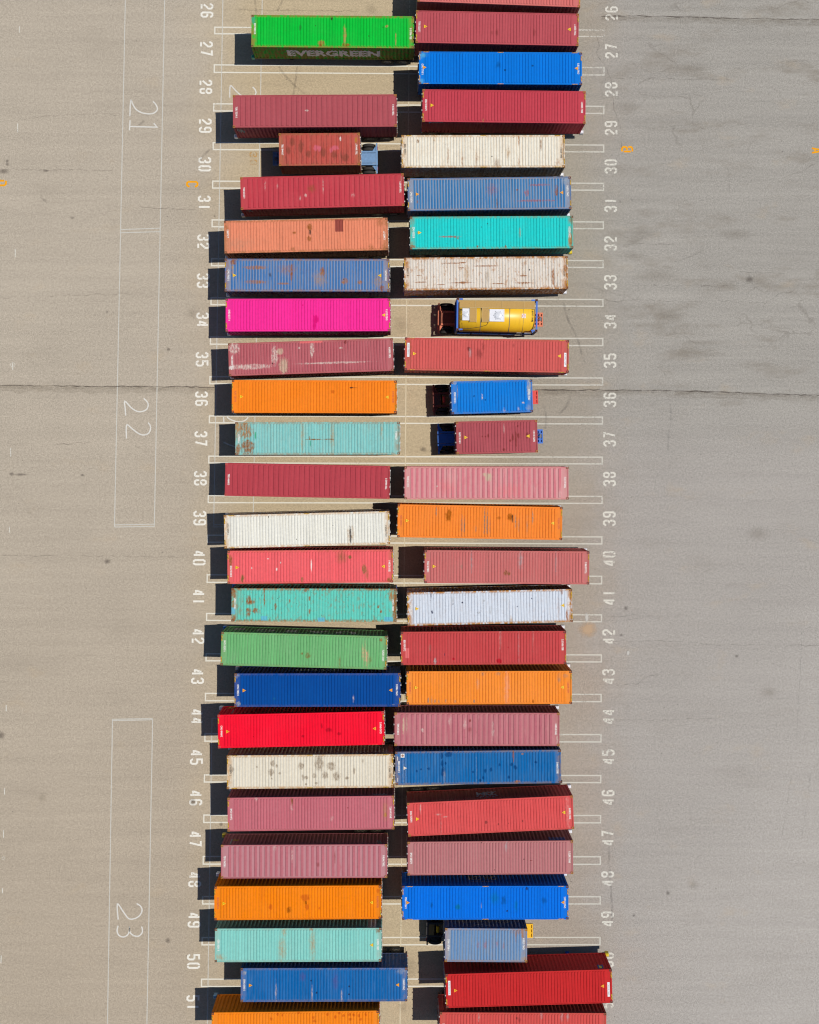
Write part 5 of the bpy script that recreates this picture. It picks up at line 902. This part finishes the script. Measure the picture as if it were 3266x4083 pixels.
for s in (-1, 1):
    q = MB(); xs = sorted((s * (a - .012), s * (a - .13)))
    for sy_ in (-1, 1):
        q.box(*xs, *sorted((sy_ * (HW2 - .005), sy_ * (HW2 - .13))), .112, h - .112)
    q.box(*xs, -HW2 + .166, HW2 - .166, h - .15, h - .012); q.box(*xs, -HW2 + .166, HW2 - .166, .02, .14)
    for sy_ in (-1, 1): q.quad((s * (a - .06), sy_ * 1.08, .5), (s * (a - .06), sy_ * .55, .14), (s * (a - .06), sy_ * .45, .14), (s * (a - .06), sy_ * 1.08, .62))
    ef = put('end_frame', q.mesh('end_frame'), BLUE, T)
    for sy_ in (-1, 1):
        q = MB(); q.box(*sorted((s * (a - .20), s * (a - .47))), *sorted((sy_ * (HW2 - .03), sy_ * (HW2 - .14))), h - .10, h - .03); put('gusset', q.mesh('gusset'), BLUE, ef)
        for z in (0, h - .114): put('corner_casting', CAST, [CASTM['d'], HOLE], T, (s * (a - .089), sy_ * (HW2 - .081), z))
for sy_ in (-1, 1):
    q = MB(); q.box(-a + .182, a - .182, *sorted((sy_ * (HW2 - .01), sy_ * (HW2 - .12))), .03, .16); put('bottom_rail', q.mesh('bottom_rail'), BLUE, T)
gm, n, b = new_mat('walkway_grating', .7, .3)
tcn = n.n('ShaderNodeTexCoord').outputs['Object']; sp_ = n.n('ShaderNodeSeparateXYZ'); n.l(tcn, sp_.inputs[0])
gr = n.m('GREATER_THAN', n.m('FRACT', n.m('MULTIPLY', sp_.outputs[0], 16.0)), .42); gr2 = n.m('GREATER_THAN', n.m('FRACT', n.m('MULTIPLY', sp_.outputs[1], 22.0)), .35)
n.l(n.mix(n.m('MAXIMUM', gr, gr2), alb((120, 92, 44)), alb((205, 164, 96))), b.inputs['Base Color'])
ztop = h - .05
q = MB(); q.box(-a + .22, a - .22, .53, 1.02, ztop - .03, ztop)
wk = put('walkway', q.mesh('walkway'), gm, T)
q = MB(); q.box(-a + .22, a - .22, .49, .528, ztop - .06, ztop + .012); q.box(-a + .22, a - .22, 1.022, 1.06, ztop - .06, ztop + .012)
for xx in (-1.65, .35, 2.0): q.box(xx, xx + .03, .53, 1.02, ztop + .002, ztop + .02)
put('rail', q.mesh('rail'), plain('walkway_rail', (196, 168, 110), .5), wk)
for xx in (-1.78, -.87):
    q = MB(); q.box(xx - .23, xx + .23, -.56, .485, ztop - .03, ztop - .002); cr = put('walkway', q.mesh('cross_walkway'), gm, T)
    q = MB(); [q.box(xx + e - .015, xx + e + .015, -.58, .485, ztop - .05, ztop + .008) for e in (-.245, .245)]; put('rail', q.mesh('rail'), plain('walkway_rail', (196, 168, 110), .5), cr)
SPW = plain('spill_box_white', (235, 236, 242), .35, .5, .12)
for x0, x1, y0, y1 in ((-2.58, -2.06, -.45, .44), (-.56, .55, -.50, .42)):
    q = MB(); zb, zt = zc + r - .12, ztop
    q.box(x0, x1, y0, y0 + .025, zb, zt); q.box(x0, x1, y1 - .025, y1, zb, zt); q.box(x0, x0 + .025, y0 + .026, y1 - .026, zb, zt); q.box(x1 - .025, x1, y0 + .026, y1 - .026, zb, zt); q.box(x0 + .026, x1 - .026, y0 + .026, y1 - .026, zb, zb + .12)
    hb = put('hatch_box', q.mesh('hatch_box'), SPW, T)
    q = MB(); cx_, cy_ = (x0 + x1) / 2 + (.1 if x1 > 0 else 0), (y0 + y1) / 2; rr_ = .17 if x1 < 0 else .27
    q.lathe([(zb + .121, rr_ + .05), (zb + .15, rr_ + .05), (zb + .151, rr_), (zb + .20, rr_ * .9), (zb + .215, rr_ * .4)], 'z', 20, (cx_, cy_, 0))
    for j in range(6): q.box(cx_ + (rr_ + .06) * math.cos(j * 1.047) - .02, cx_ + (rr_ + .06) * math.cos(j * 1.047) + .02, cy_ + (rr_ + .06) * math.sin(j * 1.047) - .02, cy_ + (rr_ + .06) * math.sin(j * 1.047) + .02, zb + .122, zb + .20)
    put('hatch_lid', q.mesh('hatch_lid'), plain('hatch_steel', (224, 226, 232), .35, .5, .2), hb)
q = MB(); pts = []
for xx, yy in ((-2.6, -.62), (-2.55, -1.0), (-1.9, -.98), (-1.2, -.88), (-.75, -.75), (-.62, -.55)): pts.append((xx, yy, zc + math.sqrt(max(0, r * r - yy * yy)) + .03))
q.tube(pts, .018); put('hose', q.mesh('hose'), plain('hose_dark', (95, 80, 50), .6), T)
for s, rot in ((-1, -90), (1, 90)):
    put('container_code', text_mesh('MAXU 252628 2', .92, .12, .02), plain('black_lettering', (60, 48, 24), .6), T, (s * 2.66, -.06 if s < 0 else .0, zc + r + .02), R(rot))
sg_ = MB(); sg_.box(-.15, .15, -.16, .16, 0, .003); sg_.lathe([(.0035, .115), (.006, .115)], 'z', 20, (0, 0, 0), 1); sg_.lathe([(.0065, .085), (.008, .085)], 'z', 20, (0, 0, 0), 0); sg_.box(-.09, .09, -.012, .012, .0085, .0095, 1)
put('warning_sign', sg_.mesh('warning_sign', 2), [LETW, plain('sign_red', (215, 70, 60), .5)], T, (2.0, -.05, zc + r + .016))

bpy.context.view_layer.update()
